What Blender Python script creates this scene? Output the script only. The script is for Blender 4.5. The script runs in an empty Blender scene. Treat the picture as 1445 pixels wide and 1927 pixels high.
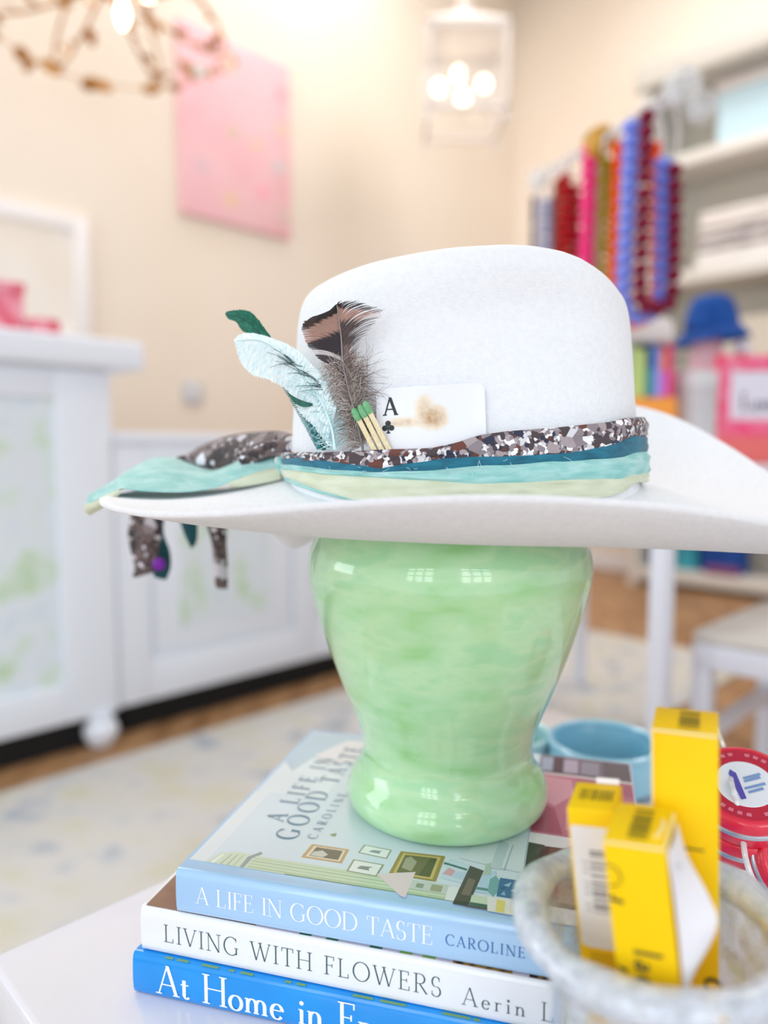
import bpy, bmesh, math, random
import numpy as np
from mathutils import Vector, Matrix
from math import sin, cos, pi, radians as R
random.seed(7); rng = np.random.RandomState(5)
S = bpy.context.scene
COL = S.collection

# ------------------------------------------------------------------ camera, world, light, exposure
F, CX, CY, EYE = 1392.0, 722.5, 963.5, 0.855          # focal length in pixels of a 1445x1927 frame, eye height
TH = math.atan((963.5 - 850) / F)                     # camera pitched slightly down
cam = bpy.data.objects.new('camera', bpy.data.cameras.new('camera')); COL.objects.link(cam)
cam.location = (0, 0, EYE); cam.rotation_euler = (pi / 2 - TH, 0, 0)
cam.data.sensor_fit = 'VERTICAL'; cam.data.sensor_height = 36; cam.data.lens = 36 * F / 1927
cam.data.clip_start = 0.02; cam.data.clip_end = 60
cam.data.dof.use_dof = True; cam.data.dof.focus_distance = 0.40
cam.data.dof.aperture_fstop = cam.data.lens / 9.4
S.camera = cam
S.view_settings.view_transform = 'Standard'; S.view_settings.look = 'None'
S.view_settings.exposure = 0.06; S.view_settings.gamma = 1
S.cycles.use_denoising = True
S.cycles.max_bounces = 10; S.cycles.transparent_max_bounces = 12
w = bpy.data.worlds.new('world'); S.world = w; w.use_nodes = True
bg = w.node_tree.nodes['Background']; bg.inputs[0].default_value = (0.85, 0.925, 1.0, 1); bg.inputs[1].default_value = 0.96

def area(name, loc, rot, sx, sy, power, col=(1, 1, 1)):
    l = bpy.data.lights.new(name, 'AREA'); l.shape = 'RECTANGLE'; l.size = sx; l.size_y = sy
    l.energy = power; l.color = col
    o = bpy.data.objects.new(name, l); COL.objects.link(o); o.location = loc; o.rotation_euler = rot
    return o
# daylight through the panes of two shop windows behind the camera
for wx in (-1.15, 0.75):
    for i in range(3):
        for j in range(3):
            area('window_or_fill_light', (wx + (i - 1) * 0.36, -1.9, 0.95 + j * 0.55), (R(90), 0, 0), 0.27, 0.43, 1.6, (0.92, 0.96, 1.0))
# added fill light, out of view on the left, brightens the counter front
area('window_or_fill_light', (-2.7, 0.7, 1.5), (R(90), 0, R(-58)), 1.3, 1.6, 26, (0.86, 0.94, 1.0))
# added unseen fill lamps below the ceiling, to brighten the far walls
for lx, ly in ((-1.9, 2.6), (-.3, 4.0), (1.5, 3.6), (2.6, 2.6)):
    area('ceiling_fill_light', (lx, ly, 4.25), (0, 0, 0), 0.9, 0.9, 25, (1.0, 0.985, 0.98))

# ------------------------------------------------------------------ pixel -> point helpers (used to read sizes off the photo)
cT, sT = cos(TH), sin(TH)
def ray(px, py):
    u = (px - CX) / F; v = (CY - py) / F
    return np.array([u, cT + v * sT, v * cT - sT])
def at(px, py, Y):
    d = ray(px, py); return d * (Y / d[1]) + np.array([0, 0, EYE])
def atz(px, py, z):
    d = ray(px, py); return d * ((z - EYE) / d[2]) + np.array([0, 0, EYE])
def proj(p):
    x, y, z = p[0], p[1], p[2] - EYE
    zc = y * cT - z * sT; yc = y * sT + z * cT
    return CX + F * x / zc, CY - F * yc / zc

# ------------------------------------------------------------------ materials
def lin(h):
    h = h.lstrip('#'); c = [int(h[i:i + 2], 16) / 255 for i in (0, 2, 4)]
    return tuple(((x / 12.92) if x <= .04045 else ((x + .055) / 1.055) ** 2.4) for x in c) + (1,)
MATS = {}
def M(name, col='ffffff', rough=.55, metal=0, spec=.5, coat=0, noise=None, bump=None, trans=0, alpha=1, emit=None, sheen=0, sss=0):
    if name in MATS: return MATS[name]
    m = bpy.data.materials.new(name); m.use_nodes = True; N = m.node_tree; L = N.links
    b = N.nodes['Principled BSDF']
    b.inputs['Base Color'].default_value = lin(col); b.inputs['Roughness'].default_value = rough
    b.inputs['Metallic'].default_value = metal; b.inputs['Specular IOR Level'].default_value = spec
    b.inputs['Coat Weight'].default_value = coat; b.inputs['Coat Roughness'].default_value = .04
    b.inputs['Transmission Weight'].default_value = trans; b.inputs['Alpha'].default_value = alpha
    b.inputs['Sheen Weight'].default_value = sheen
    if sss: b.inputs['Subsurface Weight'].default_value = sss; b.inputs['Subsurface Radius'].default_value = (.01, .01, .008)
    if emit: b.inputs['Emission Color'].default_value = lin(emit[0]); b.inputs['Emission Strength'].default_value = emit[1]
    tc = N.nodes.new('ShaderNodeTexCoord')
    if noise is None: noise = ([col, col], 6, 0)          # every material keeps a faint procedural grain
    cols, scale, detail = noise[:3]
    n = N.nodes.new('ShaderNodeTexNoise'); n.inputs['Scale'].default_value = scale; n.inputs['Detail'].default_value = detail
    if len(noise) > 3:
        mp = N.nodes.new('ShaderNodeMapping'); mp.inputs['Scale'].default_value = noise[3]
        L.new(tc.outputs['Object'], mp.inputs[0]); L.new(mp.outputs[0], n.inputs['Vector'])
    else: L.new(tc.outputs['Object'], n.inputs['Vector'])
    r = N.nodes.new('ShaderNodeValToRGB'); e = r.color_ramp.elements
    lo, hi = (.34, .66)
    e[0].position = lo; e[0].color = lin(cols[0]); e[1].position = hi; e[1].color = lin(cols[-1])
    for i, c in enumerate(cols[1:-1]):
        k = e.new(lo + (hi - lo) * (i + 1) / (len(cols) - 1)); k.color = lin(c)
    L.new(n.outputs['Fac'], r.inputs[0]); L.new(r.outputs[0], b.inputs['Base Color'])
    if bump:
        n2 = N.nodes.new('ShaderNodeTexNoise'); n2.inputs['Scale'].default_value = bump[0]; n2.inputs['Detail'].default_value = 3
        bp = N.nodes.new('ShaderNodeBump'); bp.inputs['Strength'].default_value = bump[1]; bp.inputs['Distance'].default_value = bump[2]
        L.new(tc.outputs['Object'], n2.inputs['Vector']); L.new(n2.outputs['Fac'], bp.inputs['Height']); L.new(bp.outputs[0], b.inputs['Normal'])
    MATS[name] = m; return m
def Mchips(name, cols, scale, rough=.8, seed=0):
    """a printed cloth of angular chips: random voronoi cells through a stepped ramp"""
    m = bpy.data.materials.new(name); m.use_nodes = True; N = m.node_tree; L = N.links; b = N.nodes['Principled BSDF']
    b.inputs['Roughness'].default_value = rough; b.inputs['Sheen Weight'].default_value = .2
    tc = N.nodes.new('ShaderNodeTexCoord')
    v1 = N.nodes.new('ShaderNodeTexVoronoi'); v1.inputs['Scale'].default_value = scale
    v2 = N.nodes.new('ShaderNodeTexVoronoi'); v2.inputs['Scale'].default_value = scale * 2.6
    mx = N.nodes.new('ShaderNodeMix'); mx.data_type = 'RGBA'
    outs = []
    for v in (v1, v2):
        L.new(tc.outputs['Object'], v.inputs['Vector'])
        sp = N.nodes.new('ShaderNodeSeparateColor'); L.new(v.outputs['Color'], sp.inputs[0])
        r = N.nodes.new('ShaderNodeValToRGB'); r.color_ramp.interpolation = 'CONSTANT'; e = r.color_ramp.elements
        tot = sum(c[1] for c in cols); p = 0
        for i, (c, wt) in enumerate(cols):
            k = e[i] if i < 2 else e.new(min(p, .999)); k.position = min(p, .999); k.color = lin(c); p += wt / tot
        L.new(sp.outputs[0], r.inputs[0]); outs.append((r, sp))
    gt = N.nodes.new('ShaderNodeMath'); gt.operation = 'GREATER_THAN'; gt.inputs[1].default_value = .42
    L.new(outs[0][1].outputs[1], gt.inputs[0])
    L.new(gt.outputs[0], mx.inputs[0]); L.new(outs[0][0].outputs[0], mx.inputs[6]); L.new(outs[1][0].outputs[0], mx.inputs[7])
    L.new(mx.outputs[2], b.inputs['Base Color']); MATS[name] = m; return m
def Mglass(name, cols, scale, lo, hi, tint='ffffff', rough=.08, detail=4, stretch=(1, 1, 1)):
    """thin glass or lucite with milky coloured streaks: clear in places, cloudy in others"""
    m = bpy.data.materials.new(name); m.use_nodes = True; N = m.node_tree; L = N.links; b = N.nodes['Principled BSDF']
    b.inputs['Roughness'].default_value = rough; b.inputs['Coat Weight'].default_value = .6; b.inputs['Coat Roughness'].default_value = .03
    tc = N.nodes.new('ShaderNodeTexCoord'); mp = N.nodes.new('ShaderNodeMapping'); mp.inputs['Scale'].default_value = stretch
    L.new(tc.outputs['Object'], mp.inputs[0])
    n = N.nodes.new('ShaderNodeTexNoise'); n.inputs['Scale'].default_value = scale; n.inputs['Detail'].default_value = detail
    n.inputs['Distortion'].default_value = 1.2
    L.new(mp.outputs[0], n.inputs['Vector'])
    r = N.nodes.new('ShaderNodeValToRGB'); e = r.color_ramp.elements; k = len(cols)
    for i, c in enumerate(cols):
        p = .28 + .44 * i / max(1, k - 1); q = e[i] if i < 2 else e.new(p); q.position = p; q.color = lin(c)
    L.new(n.outputs['Fac'], r.inputs[0]); L.new(r.outputs[0], b.inputs['Base Color'])
    t = N.nodes.new('ShaderNodeBsdfTransparent'); t.inputs[0].default_value = lin(tint)
    n2 = N.nodes.new('ShaderNodeTexNoise'); n2.inputs['Scale'].default_value = scale * 1.7; n2.inputs['Detail'].default_value = 3
    L.new(mp.outputs[0], n2.inputs['Vector'])
    mr = N.nodes.new('ShaderNodeMapRange'); mr.inputs[1].default_value = .35; mr.inputs[2].default_value = .65
    mr.inputs[3].default_value = lo; mr.inputs[4].default_value = hi
    L.new(n2.outputs['Fac'], mr.inputs[0])
    mx = N.nodes.new('ShaderNodeMixShader'); L.new(mr.outputs[0], mx.inputs[0]); L.new(t.outputs[0], mx.inputs[1]); L.new(b.outputs[0], mx.inputs[2])
    bp = N.nodes.new('ShaderNodeBump'); bp.inputs['Strength'].default_value = .5; bp.inputs['Distance'].default_value = .002
    L.new(n.outputs['Fac'], bp.inputs['Height']); L.new(bp.outputs[0], b.inputs['Normal'])
    L.new(mx.outputs[0], N.nodes['Material Output'].inputs[0]); MATS[name] = m; return m
def Mattr(name, rough=.7, sheen=.1, spec=.3):
    """colour carried by the mesh (feather markings)"""
    m = bpy.data.materials.new(name); m.use_nodes = True; N = m.node_tree; b = N.nodes['Principled BSDF']
    a = N.nodes.new('ShaderNodeVertexColor'); a.layer_name = 'marking'
    N.links.new(a.outputs[0], b.inputs['Base Color']); b.inputs['Roughness'].default_value = rough
    b.inputs['Sheen Weight'].default_value = sheen; b.inputs['Specular IOR Level'].default_value = spec
    MATS[name] = m; return m

# ------------------------------------------------------------------ geometry collector
class G:
    def __init__(s): s.v = []; s.f = []; s.m = []; s.c = []; s.cur = 0
    def add(s, vs, fs, cols=None):
        o = len(s.v); s.v += [tuple(map(float, p)) for p in vs]
        if cols is not None: s.c += list(cols)
        for f in fs: s.f.append(tuple(i + o for i in f)); s.m.append(s.cur)
        return s
    def mat(s, i): s.cur = i; return s
    def obox(s, p, ex, ey, sx, sy, z0, z1, bev=0.0):
        """box from corner p along the plan directions ex, ey"""
        p = np.array([p[0], p[1], 0.]); ex = np.array([ex[0], ex[1], 0.]); ey = np.array([ey[0], ey[1], 0.])
        bm = bmesh.new()
        q = [p, p + ex * sx, p + ex * sx + ey * sy, p + ey * sy]
        lo = [bm.verts.new((a[0], a[1], z0)) for a in q]; hi = [bm.verts.new((a[0], a[1], z1)) for a in q]
        for f in ([lo[3], lo[2], lo[1], lo[0]], hi, *[[lo[i], lo[(i + 1) % 4], hi[(i + 1) % 4], hi[i]] for i in range(4)]): bm.faces.new(f)
        bmesh.ops.recalc_face_normals(bm, faces=bm.faces)
        if bev: bmesh.ops.bevel(bm, geom=list(bm.edges), offset=bev, segments=3, profile=.5, affect='EDGES')
        bm.verts.index_update(); s.add([v.co[:] for v in bm.verts], [[v.index for v in f.verts] for f in bm.faces]); bm.free(); return s
    def fbox(s, c, ax, ay, az, sx, sy, sz, bev=0.0):
        """box centred at c with any axes"""
        bm = bmesh.new(); c, ax, ay, az = map(np.array, (c, ax, ay, az)); vs = []
        for k in (-.5, .5):
            for i, j in ((-.5, -.5), (.5, -.5), (.5, .5), (-.5, .5)): vs.append(bm.verts.new(tuple(c + ax * i * sx + ay * j * sy + az * k * sz)))
        for f in ((3, 2, 1, 0), (4, 5, 6, 7), (0, 1, 5, 4), (1, 2, 6, 5), (2, 3, 7, 6), (3, 0, 4, 7)): bm.faces.new([vs[i] for i in f])
        bmesh.ops.recalc_face_normals(bm, faces=bm.faces)
        if bev: bmesh.ops.bevel(bm, geom=list(bm.edges), offset=bev, segments=3, profile=.5, affect='EDGES')
        bm.verts.index_update(); s.add([v.co[:] for v in bm.verts], [[v.index for v in f.verts] for f in bm.faces]); bm.free(); return s
    def rings(s, rs, cap0=False, cap1=False, closed=True):
        """skin a list of equal rings of points"""
        n = len(rs[0]); vs = [p for r in rs for p in r]; fs = []
        for i in range(len(rs) - 1):
            for j in range(n if closed else n - 1):
                k = (j + 1) % n; fs.append((i * n + j, i * n + k, (i + 1) * n + k, (i + 1) * n + j))
        if cap0: fs.append(tuple(range(n - 1, -1, -1)))
        if cap1: fs.append(tuple((len(rs) - 1) * n + j for j in range(n)))
        return s.add(vs, fs)
    def lathe(s, c, prof, n=64, ax=(1, 0, 0), ay=(0, 1, 0), az=(0, 0, 1), cap0=True, cap1=True):
        c, ax, ay, az = map(np.array, (c, ax, ay, az)); rs = []
        for r, z in prof: rs.append([c + az * z + (ax * cos(2 * pi * j / n) + ay * sin(2 * pi * j / n)) * r for j in range(n)])
        return s.rings(rs, cap0, cap1)
    def tube(s, pts, rad, n=8, cap=True):
        pts = [np.array(p, float) for p in pts]; rs = []; up = np.array([0, 0, 1.])
        for i, p in enumerate(pts):
            t = pts[min(i + 1, len(pts) - 1)] - pts[max(i - 1, 0)]; t = t / (np.linalg.norm(t) + 1e-12)
            a = np.cross(t, up)
            if np.linalg.norm(a) < 1e-3: a = np.cross(t, [1, 0, 0])
            a = a / np.linalg.norm(a); b = np.cross(t, a); r = rad[i] if hasattr(rad, '__len__') else rad
            rs.append([p + (a * cos(2 * pi * j / n) + b * sin(2 * pi * j / n)) * r for j in range(n)])
        return s.rings(rs, cap, cap)
    def sphere(s, c, r, n=16, m=10, sc=(1, 1, 1)):
        c = np.array(c)
        prof = [(max(1e-4 * r, sin(pi * i / m) * r), -cos(pi * i / m) * r) for i in range(m + 1)]
        return s.rings([[c + np.array([cos(2 * pi * j / n) * q * sc[0], sin(2 * pi * j / n) * q * sc[1], z * sc[2]]) for j in range(n)] for q, z in prof], True, True)
    def torus(s, c, Rr, r, n=64, m=10, ax=(1, 0, 0), ay=(0, 1, 0)):
        c, ax, ay = map(np.array, (c, ax, ay)); az = np.cross(ax, ay); rs = []
        for i in range(n + 1):
            d = ax * cos(2 * pi * i / n) + ay * sin(2 * pi * i / n)
            rs.append([c + d * (Rr + r * cos(2 * pi * j / m)) + az * r * sin(2 * pi * j / m) for j in range(m)])
        return s.rings(rs)
    def poly(s, pts): return s.add(pts, [tuple(range(len(pts)))])
    def sheet(s, A, B, n=6, th=.0006, bulge=0., nrm=None):
        """a cloth strip between two 3-D edge lines, with thickness"""
        A = [np.array(a, float) for a in A]; B = [np.array(b, float) for b in B]; front = []; back = []
        for i in range(len(A)):
            t = (A[min(i + 1, len(A) - 1)] - A[max(i - 1, 0)]); d = B[i] - A[i]
            nn = np.cross(t, d); nn = nn / (np.linalg.norm(nn) + 1e-12)
            if nrm is not None and nn @ np.array(nrm) < 0: nn = -nn
            row = [A[i] + d * k / n + nn * bulge * sin(pi * k / n) for k in range(n + 1)]
            front.append([p + nn * th / 2 for p in row]); back.append([p - nn * th / 2 for p in row])
        return s.rings([f + b[::-1] for f, b in zip(front, back)], True, True)

def link(name, g, mats, parent=None, L=(0, 0, 0), smooth=True, sub=0):
    me = bpy.data.meshes.new(name); L = np.array(L, float)
    me.from_pydata([tuple(np.array(p) - L) for p in g.v], [], g.f)
    if not isinstance(mats, (list, tuple)): mats = [mats]
    for m in mats: me.materials.append(m)
    me.polygons.foreach_set('material_index', g.m)
    if g.c:
        a = me.color_attributes.new('marking', 'FLOAT_COLOR', 'POINT')
        a.data.foreach_set('color', np.array(g.c, dtype=np.float32).ravel())
    me.update()
    if smooth:
        me.polygons.foreach_set('use_smooth', [True] * len(me.polygons)); me.set_sharp_from_angle(angle=R(42))
    o = bpy.data.objects.new(name, me); COL.objects.link(o)
    if parent is not None: o.parent = parent
    else: o.location = tuple(L)
    if sub:
        md = o.modifiers.new('smooth', 'SUBSURF'); md.levels = sub; md.render_levels = sub
    return o
class T:
    """a thing made of parts: an Empty at its base"""
    def __init__(s, name, loc, label, cat, group=None):
        s.L = tuple(map(float, loc)); s.o = bpy.data.objects.new(name, None); COL.objects.link(s.o); s.o.location = s.L
        s.o.empty_display_size = .02
        s.o['label'] = label; s.o['category'] = cat
        if group: s.o['group'] = group
    def part(s, name, g, mats, parent=None, smooth=True, label=None, sub=0):
        o = link(name, g, mats, parent or s.o, s.L, smooth, sub)
        if label: o['label'] = label
        return o
def one(name, g, mats, loc, label, cat, group=None, smooth=True):
    o = link(name, g, mats, None, loc, smooth); o['label'] = label; o['category'] = cat
    if group: o['group'] = group
    return o
def struct(name, g, mats, smooth=False):
    o = link(name, g, mats, None, (0, 0, 0), smooth); o['kind'] = 'structure'; return o
def cr(pts, n):
    """smooth curve through points (Catmull-Rom)"""
    P = [np.array(p, float) for p in pts]; P = [2 * P[0] - P[1]] + P + [2 * P[-1] - P[-2]]; out = []
    segs = len(P) - 3
    for q in range(n):
        t = q / (n - 1) * segs; i = min(int(t), segs - 1); t -= i
        a, b, c, d = P[i:i + 4]
        out.append(.5 * (2 * b + (c - a) * t + (2 * a - 5 * b + 4 * c - d) * t * t + (3 * b - a - 3 * c + d) * t ** 3))
    return out

# ------------------------------------------------------------------ a small roman letter set (cap height 1)
def ell(cx, cy, rx, ry, a0, a1, n=22): return [(cx + rx * cos(R(a0 + (a1 - a0) * i / n)), cy + ry * sin(R(a0 + (a1 - a0) * i / n))) for i in range(n + 1)]
def sf(x, y, h=.13): return ('b', x - h, x + h, y)         # serif bar
X = .46
GLY = {
 'A': (.78, [[(.06, 0), (.38, 1)], [(.38, 1), (.70, 0)], ('b', .18, .58, .34), sf(.06, 0, .11), sf(.70, 0, .12)]),
 'L': (.62, [[(.13, 1), (.13, 0)], sf(.13, 1), ('b', .0, .56, 0), ('t', .55, 0, .24)]),
 'I': (.28, [[(.14, 1), (.14, 0)], sf(.14, 1), sf(.14, 0)]),
 'F': (.58, [[(.13, 1), (.13, 0)], ('b', 0, .52, 1), ('t', .51, 1, .80), ('b', .13, .42, .52), ('t', .42, .42, .62), sf(.13, 0)]),
 'E': (.62, [[(.13, 1), (.13, 0)], ('b', 0, .52, 1), ('t', .51, 1, .80), ('b', .13, .42, .52), ('t', .42, .42, .62), ('b', 0, .56, 0), ('t', .55, 0, .24)]),
 'N': (.86, [('t', .13, 0, 1), [(.11, 1), (.74, 0)], ('t', .74, 0, 1), sf(.08, 1, .1), sf(.13, 0), sf(.74, 1)]),
 'G': (.90, [ell(.46, .5, .41, .51, 48, 318, 34), [(.76, .42), (.76, .06)], sf(.76, .42, .12), ('t', .74, .76, .95)]),
 'O': (.94, [ell(.47, .5, .42, .51, 0, 360, 44)]),
 'D': (.88, [[(.13, 1), (.13, 0)], [(.0, 1), (.3, 1)] + ell(.36, .5, .44, .5, 90, -90, 26) + [(.3, 0), (.0, 0)]]),
 'T': (.70, [[(.35, 1), (.35, 0)], ('b', .03, .67, 1), ('t', .04, 1, .78), ('t', .66, 1, .78), sf(.35, 0)]),
 'S': (.54, [ell(.27, .745, .19, .265, 40, 250, 18) + ell(.27, .25, .22, .27, 70, -140, 18), ('t', .43, .78, .97), ('t', .075, .04, .26)]),
 'C': (.82, [ell(.46, .5, .41, .51, 46, 314, 34), ('t', .74, .74, .95)]),
 'R': (.70, [[(.13, 1), (.13, 0)], [(0, 1), (.3, 1)] + ell(.32, .75, .24, .25, 90, -90, 18) + [(.13, .5)], [(.3, .5), (.66, 0)], sf(.13, 0), sf(.66, 0, .07)]),
 'V': (.76, [[(.06, 1), (.38, 0)], [(.38, 0), (.70, 1)], sf(.07, 1, .12), sf(.70, 1, .1)]),
 'W': (1.16, [[(.06, 1), (.34, 0)], [(.34, 0), (.60, 1)], [(.54, 1), (.82, 0)], [(.82, 0), (1.09, 1)], sf(.07, 1, .11), sf(.56, 1, .11), sf(1.09, 1, .09)]),
 'H': (.86, [[(.13, 1), (.13, 0)], [(.73, 1), (.73, 0)], ('b', .13, .73, .52), sf(.13, 1), sf(.13, 0), sf(.73, 1), sf(.73, 0)]),
 'e': (.46, [[(.06, .27), (.40, .27)] + ell(.23, .23, .18, .245, 8, 325, 26)]),
 'r': (.38, [[(.11, X), (.11, 0)], ell(.25, .30, .14, .16, 165, 45, 8), sf(.07, X, .06), sf(.11, 0, .1)]),
 'i': (.24, [[(.12, X), (.12, 0)], sf(.08, X, .06), sf(.12, 0, .1), ('d', .12, .68)]),
 'n': (.54, [[(.11, X), (.11, 0)], ell(.26, .27, .15, .20, 165, 0, 14) + [(.41, .2), (.41, 0)], sf(.07, X, .06), sf(.11, 0, .1), sf(.41, 0, .1)]),
 'a': (.46, [ell(.22, .33, .14, .145, 150, 0, 12) + [(.36, .1), (.39, .01), (.45, .03)], [(.36, .27), (.2, .24)] + ell(.18, .115, .12, .12, 95, 330, 16) + [(.36, .12)]]),
 'u': (.54, [[(.1, X), (.1, .17)] + ell(.25, .16, .15, .17, 180, 340, 14), [(.41, X), (.41, 0)], sf(.07, X, .06), sf(.37, X, .06), ('b', .41, .5, .012)]),
 'd': (.52, [ell(.24, .23, .19, .245, 40, 320, 24), [(.41, 1.02), (.41, 0)], sf(.37, 1.02, .06), ('b', .41, .5, .012)]),
 't': (.34, [[(.15, .62), (.15, .1), (.19, .02), (.27, .01), (.32, .07)], ('b', .03, .31, X)]),
 'o': (.50, [ell(.25, .23, .20, .245, 0, 360, 34)]),
 'm': (.82, [[(.11, X), (.11, 0)], ell(.255, .27, .145, .20, 165, 0, 12) + [(.40, .2), (.40, 0)], ell(.545, .27, .145, .20, 165, 0, 12) + [(.69, .2), (.69, 0)], sf(.07, X, .06), sf(.11, 0, .1), sf(.40, 0, .09), sf(.69, 0, .1)]),
 'c': (.42, [ell(.23, .23, .18, .245, 40, 320, 24)]),
 'l': (.24, [[(.12, 1.02), (.12, 0)], sf(.08, 1.02, .06), sf(.12, 0, .1)]),
 '1': (.36, [[(.18, 1), (.18, 0)], sf(.18, 0), ('b', .08, .18, .9)]), ' ': (.36, []), '.': (.2, [('d', .1, .05)]),
}
def text_g(g, s, o, eu, ev, en, h, length=None, Tk=.105, tn=.034):
    """flat lettering: o start of the baseline, eu reading direction, ev up, en out of the page"""
    o, eu, ev, en = map(lambda q: np.array(q, float), (o, eu, ev, en))
    nat = sum(GLY[c][0] for c in s); gap = .10
    if length: gap = (length / h - nat) / max(1, len(s) - 1)
    x = 0; k = 0
    def P(p): return o + eu * (p[0] + x) * h + ev * p[1] * h + en * (.00018 + 2e-6 * (k % 12))
    for ch in s:
        wd, strokes = GLY[ch]
        for st in strokes:
            k += 1
            if isinstance(st, tuple):
                if st[0] == 'b': _, a, b, y = st; yy = min(max(y, tn / 2), 1 - tn / 2) if y <= 1.0 else y; q = [(a, yy - tn / 2), (b, yy - tn / 2), (b, yy + tn / 2), (a, yy + tn / 2)]
                elif st[0] == 't': _, xx, a, b = st; q = [(xx - tn * .6, a), (xx + tn * .6, a), (xx + tn * .6, b), (xx - tn * .6, b)]
                else: _, a, b = st; q = [(a + .075 * cos(t * pi / 6), b + .075 * sin(t * pi / 6)) for t in range(12)]
                g.poly([P(p) for p in q]); continue
            n = len(st); Lf = []; Rt = []
            for i, p in enumerate(st):
                d = np.array(st[min(i + 1, n - 1)], float) - np.array(st[max(i - 1, 0)], float); d /= np.linalg.norm(d) + 1e-9
                if n == 2:
                    wdt = Tk if (d[0] * d[1] < -.01 or abs(d[0]) < .02) else tn * 1.25
                    off = np.array([wdt / 2 / max(.35, abs(d[1])), 0])
                else:
                    wdt = tn + (Tk * 1.06 - tn) * abs(d[1]) ** 1.6; off = np.array([-d[1], d[0]]) * wdt / 2
                Lf.append(P(np.array(p) + off)); Rt.append(P(np.array(p) - off))
            vs = Lf + Rt; g.add(vs, [(i, i + 1, n + i + 1, n + i) for i in range(n - 1)])
        x += wd + gap
    return g

# ------------------------------------------------------------------ the shop: setting
D1 = np.array([.70711, .70711, 0.]); D2 = np.array([.70711, -.70711, 0.])   # the room's two plan directions (turned 45 deg to the view)
m_floor = M('oak_floor', 'a87e58', .45, noise=(['8e6743', 'a97f58', 'b98f66'], 3.0, 4, (6, 1, 1)))
m_wallL = M('warm_cream_paint', 'eee0d0', .9, noise=(['eddfce', 'f0e3d4'], 1.2, 1))
m_white = M('white_paint', 'f1f1f4', .45); m_gloss = M('white_gloss', 'e2e1e9', .16, coat=.3, bump=(60, .12, .002))
g = G().poly([(-5, -2.2, 0), (6, -2.2, 0), (6, 8.5, 0), (-5, 8.5, 0)]); struct('floor', g, m_floor)
corner = np.array([1.02, 5.96, 0.])
g = G().obox(corner, -D1, -D2, 7.2, .12, 0, 4.3); struct('wall_left', g, m_wallL)
g = G().obox(corner - D2 * .12, D2, D1, 6.6, .12, 0, 4.3); struct('wall_right', g, m_wallL)
g = G().poly([(-5, -2.2, 4.3), (-5, 8.5, 4.3), (6, 8.5, 4.3), (6, -2.2, 4.3)]); struct('ceiling', g, M('ceiling_white', 'f6f3ee', .9))
g = G().obox(corner - D1 * .001, -D1, D2, 7.1, .016, 0, .13, .004); struct('baseboard_left', g, m_white)
g = G().obox(corner + D2 * .018, D2, -D1, 5.6, .016, 0, .13, .004); struct('baseboard_right', g, m_white)
# the rug in front of the counter
r0 = atz(0, 1500, 0); rb = atz(1110, 1190, 0)
cL = r0[1] - r0[0]; cR = 1.42; cB = rb[0] + rb[1]
pl = np.array([(cB - cL) / 2, (cB + cL) / 2, 0]); g = G().obox(pl, -D1, D2, 4.6, (cL - cR) / 1.41421, .001, .012, .003)
m_rug = M('patterned_wool_rug', 'd8d2c6', .95, noise=(['a9afb8', 'c8c8c8', 'cfccc8', 'd1cdc7', 'cfccc2', 'cdc9b6'], 7.5, 2))
one('rug', g, m_rug, pl, 'cream wool rug with faded blue and yellow blotches on the wood floor', 'rug')

# ------------------------------------------------------------------ counter on the left
cor = np.array([-.782, 2.133, 0.])
m_cab = M('cabinet_white', 'f1f6ff', .5); m_black = M('kick_shadow_black', '0c0c0d', .8)  # the black paints in the shadow beneath the cabinets
m_flor = M('floral_paper', 'e4edf2', .6, noise=(['c6dfbf', 'dcebe0', 'e6eef4', 'e6eef5', 'dfeaf3'], 9, 2))
t = T('sales_counter', cor, 'tall white sales counter with green leaf patterned front panel and bun foot', 'counter')
t.part('carcass', G().obox(cor - D2 * .018, -D1, -D2, 1.6, .5, .092, 1.085, .003), m_cab)
t.part('countertop', G().obox(cor + D1 * .085 + D2 * .05, -D1, -D2, 1.8, .62, 1.086, 1.168, .012), m_cab)
g = G(); g.obox(cor, -D1, -D2, .155, .02, .092, 1.085, .004)
g.obox(cor - D1 * .155, -D1, -D2, 1.3, .02, .092, .20, .004).obox(cor - D1 * .155, -D1, -D2, 1.3, .02, 1.0, 1.085, .004)
t.part('face_frame', g, m_cab)
t.part('floral_panel', G().obox(cor - D1 * .155 - D2 * .013, -D1, -D2, 1.28, .006, .2, 1.0), m_flor, label='white panel printed with pale green leaves')
t.part('shadow_kick', G().obox(cor - D2 * .036 - D1 * .02, -D1, -D2, 1.5, .3, .001, .091), m_black)  # black strip in place of the shadow under the counter
fc = np.array([*atz(195, 1405, 0)[:2], 0]) - D2 * .015
t.part('bun_foot', G().lathe(fc, [(.018, .001), (.03, .004), (.046, .03), (.05, .05), (.042, .07), (.03, .078), (.034, .084), (.034, .0915)], 32), m_cab)
c2 = cor + D1 * .012 - D2 * .02
t = T('sideboard', c2, 'lower white sideboard with moulded panels beside the tall counter', 'cabinet')
t.part('carcass', G().obox(c2 - D2 * .018, D1, -D2, 1.42, .46, .092, .88, .003), m_cab)
t.part('top_board', G().obox(c2 + D2 * .012, D1, -D2, 1.45, .5, .881, .912, .006), m_cab)
g = G()
for a, b in ((0, .11), (.66, .77), (1.32, 1.42)): g.obox(c2 + D1 * a, D1, -D2, b - a, .018, .092, .88, .004)
for z0, z1 in ((.092, .22), (.80, .88)):
    for a, b in ((.11, .66), (.77, 1.32)): g.obox(c2 + D1 * a, D1, -D2, b - a, .018, z0, z1, .004)
t.part('face_frame', g, m_cab)
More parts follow.
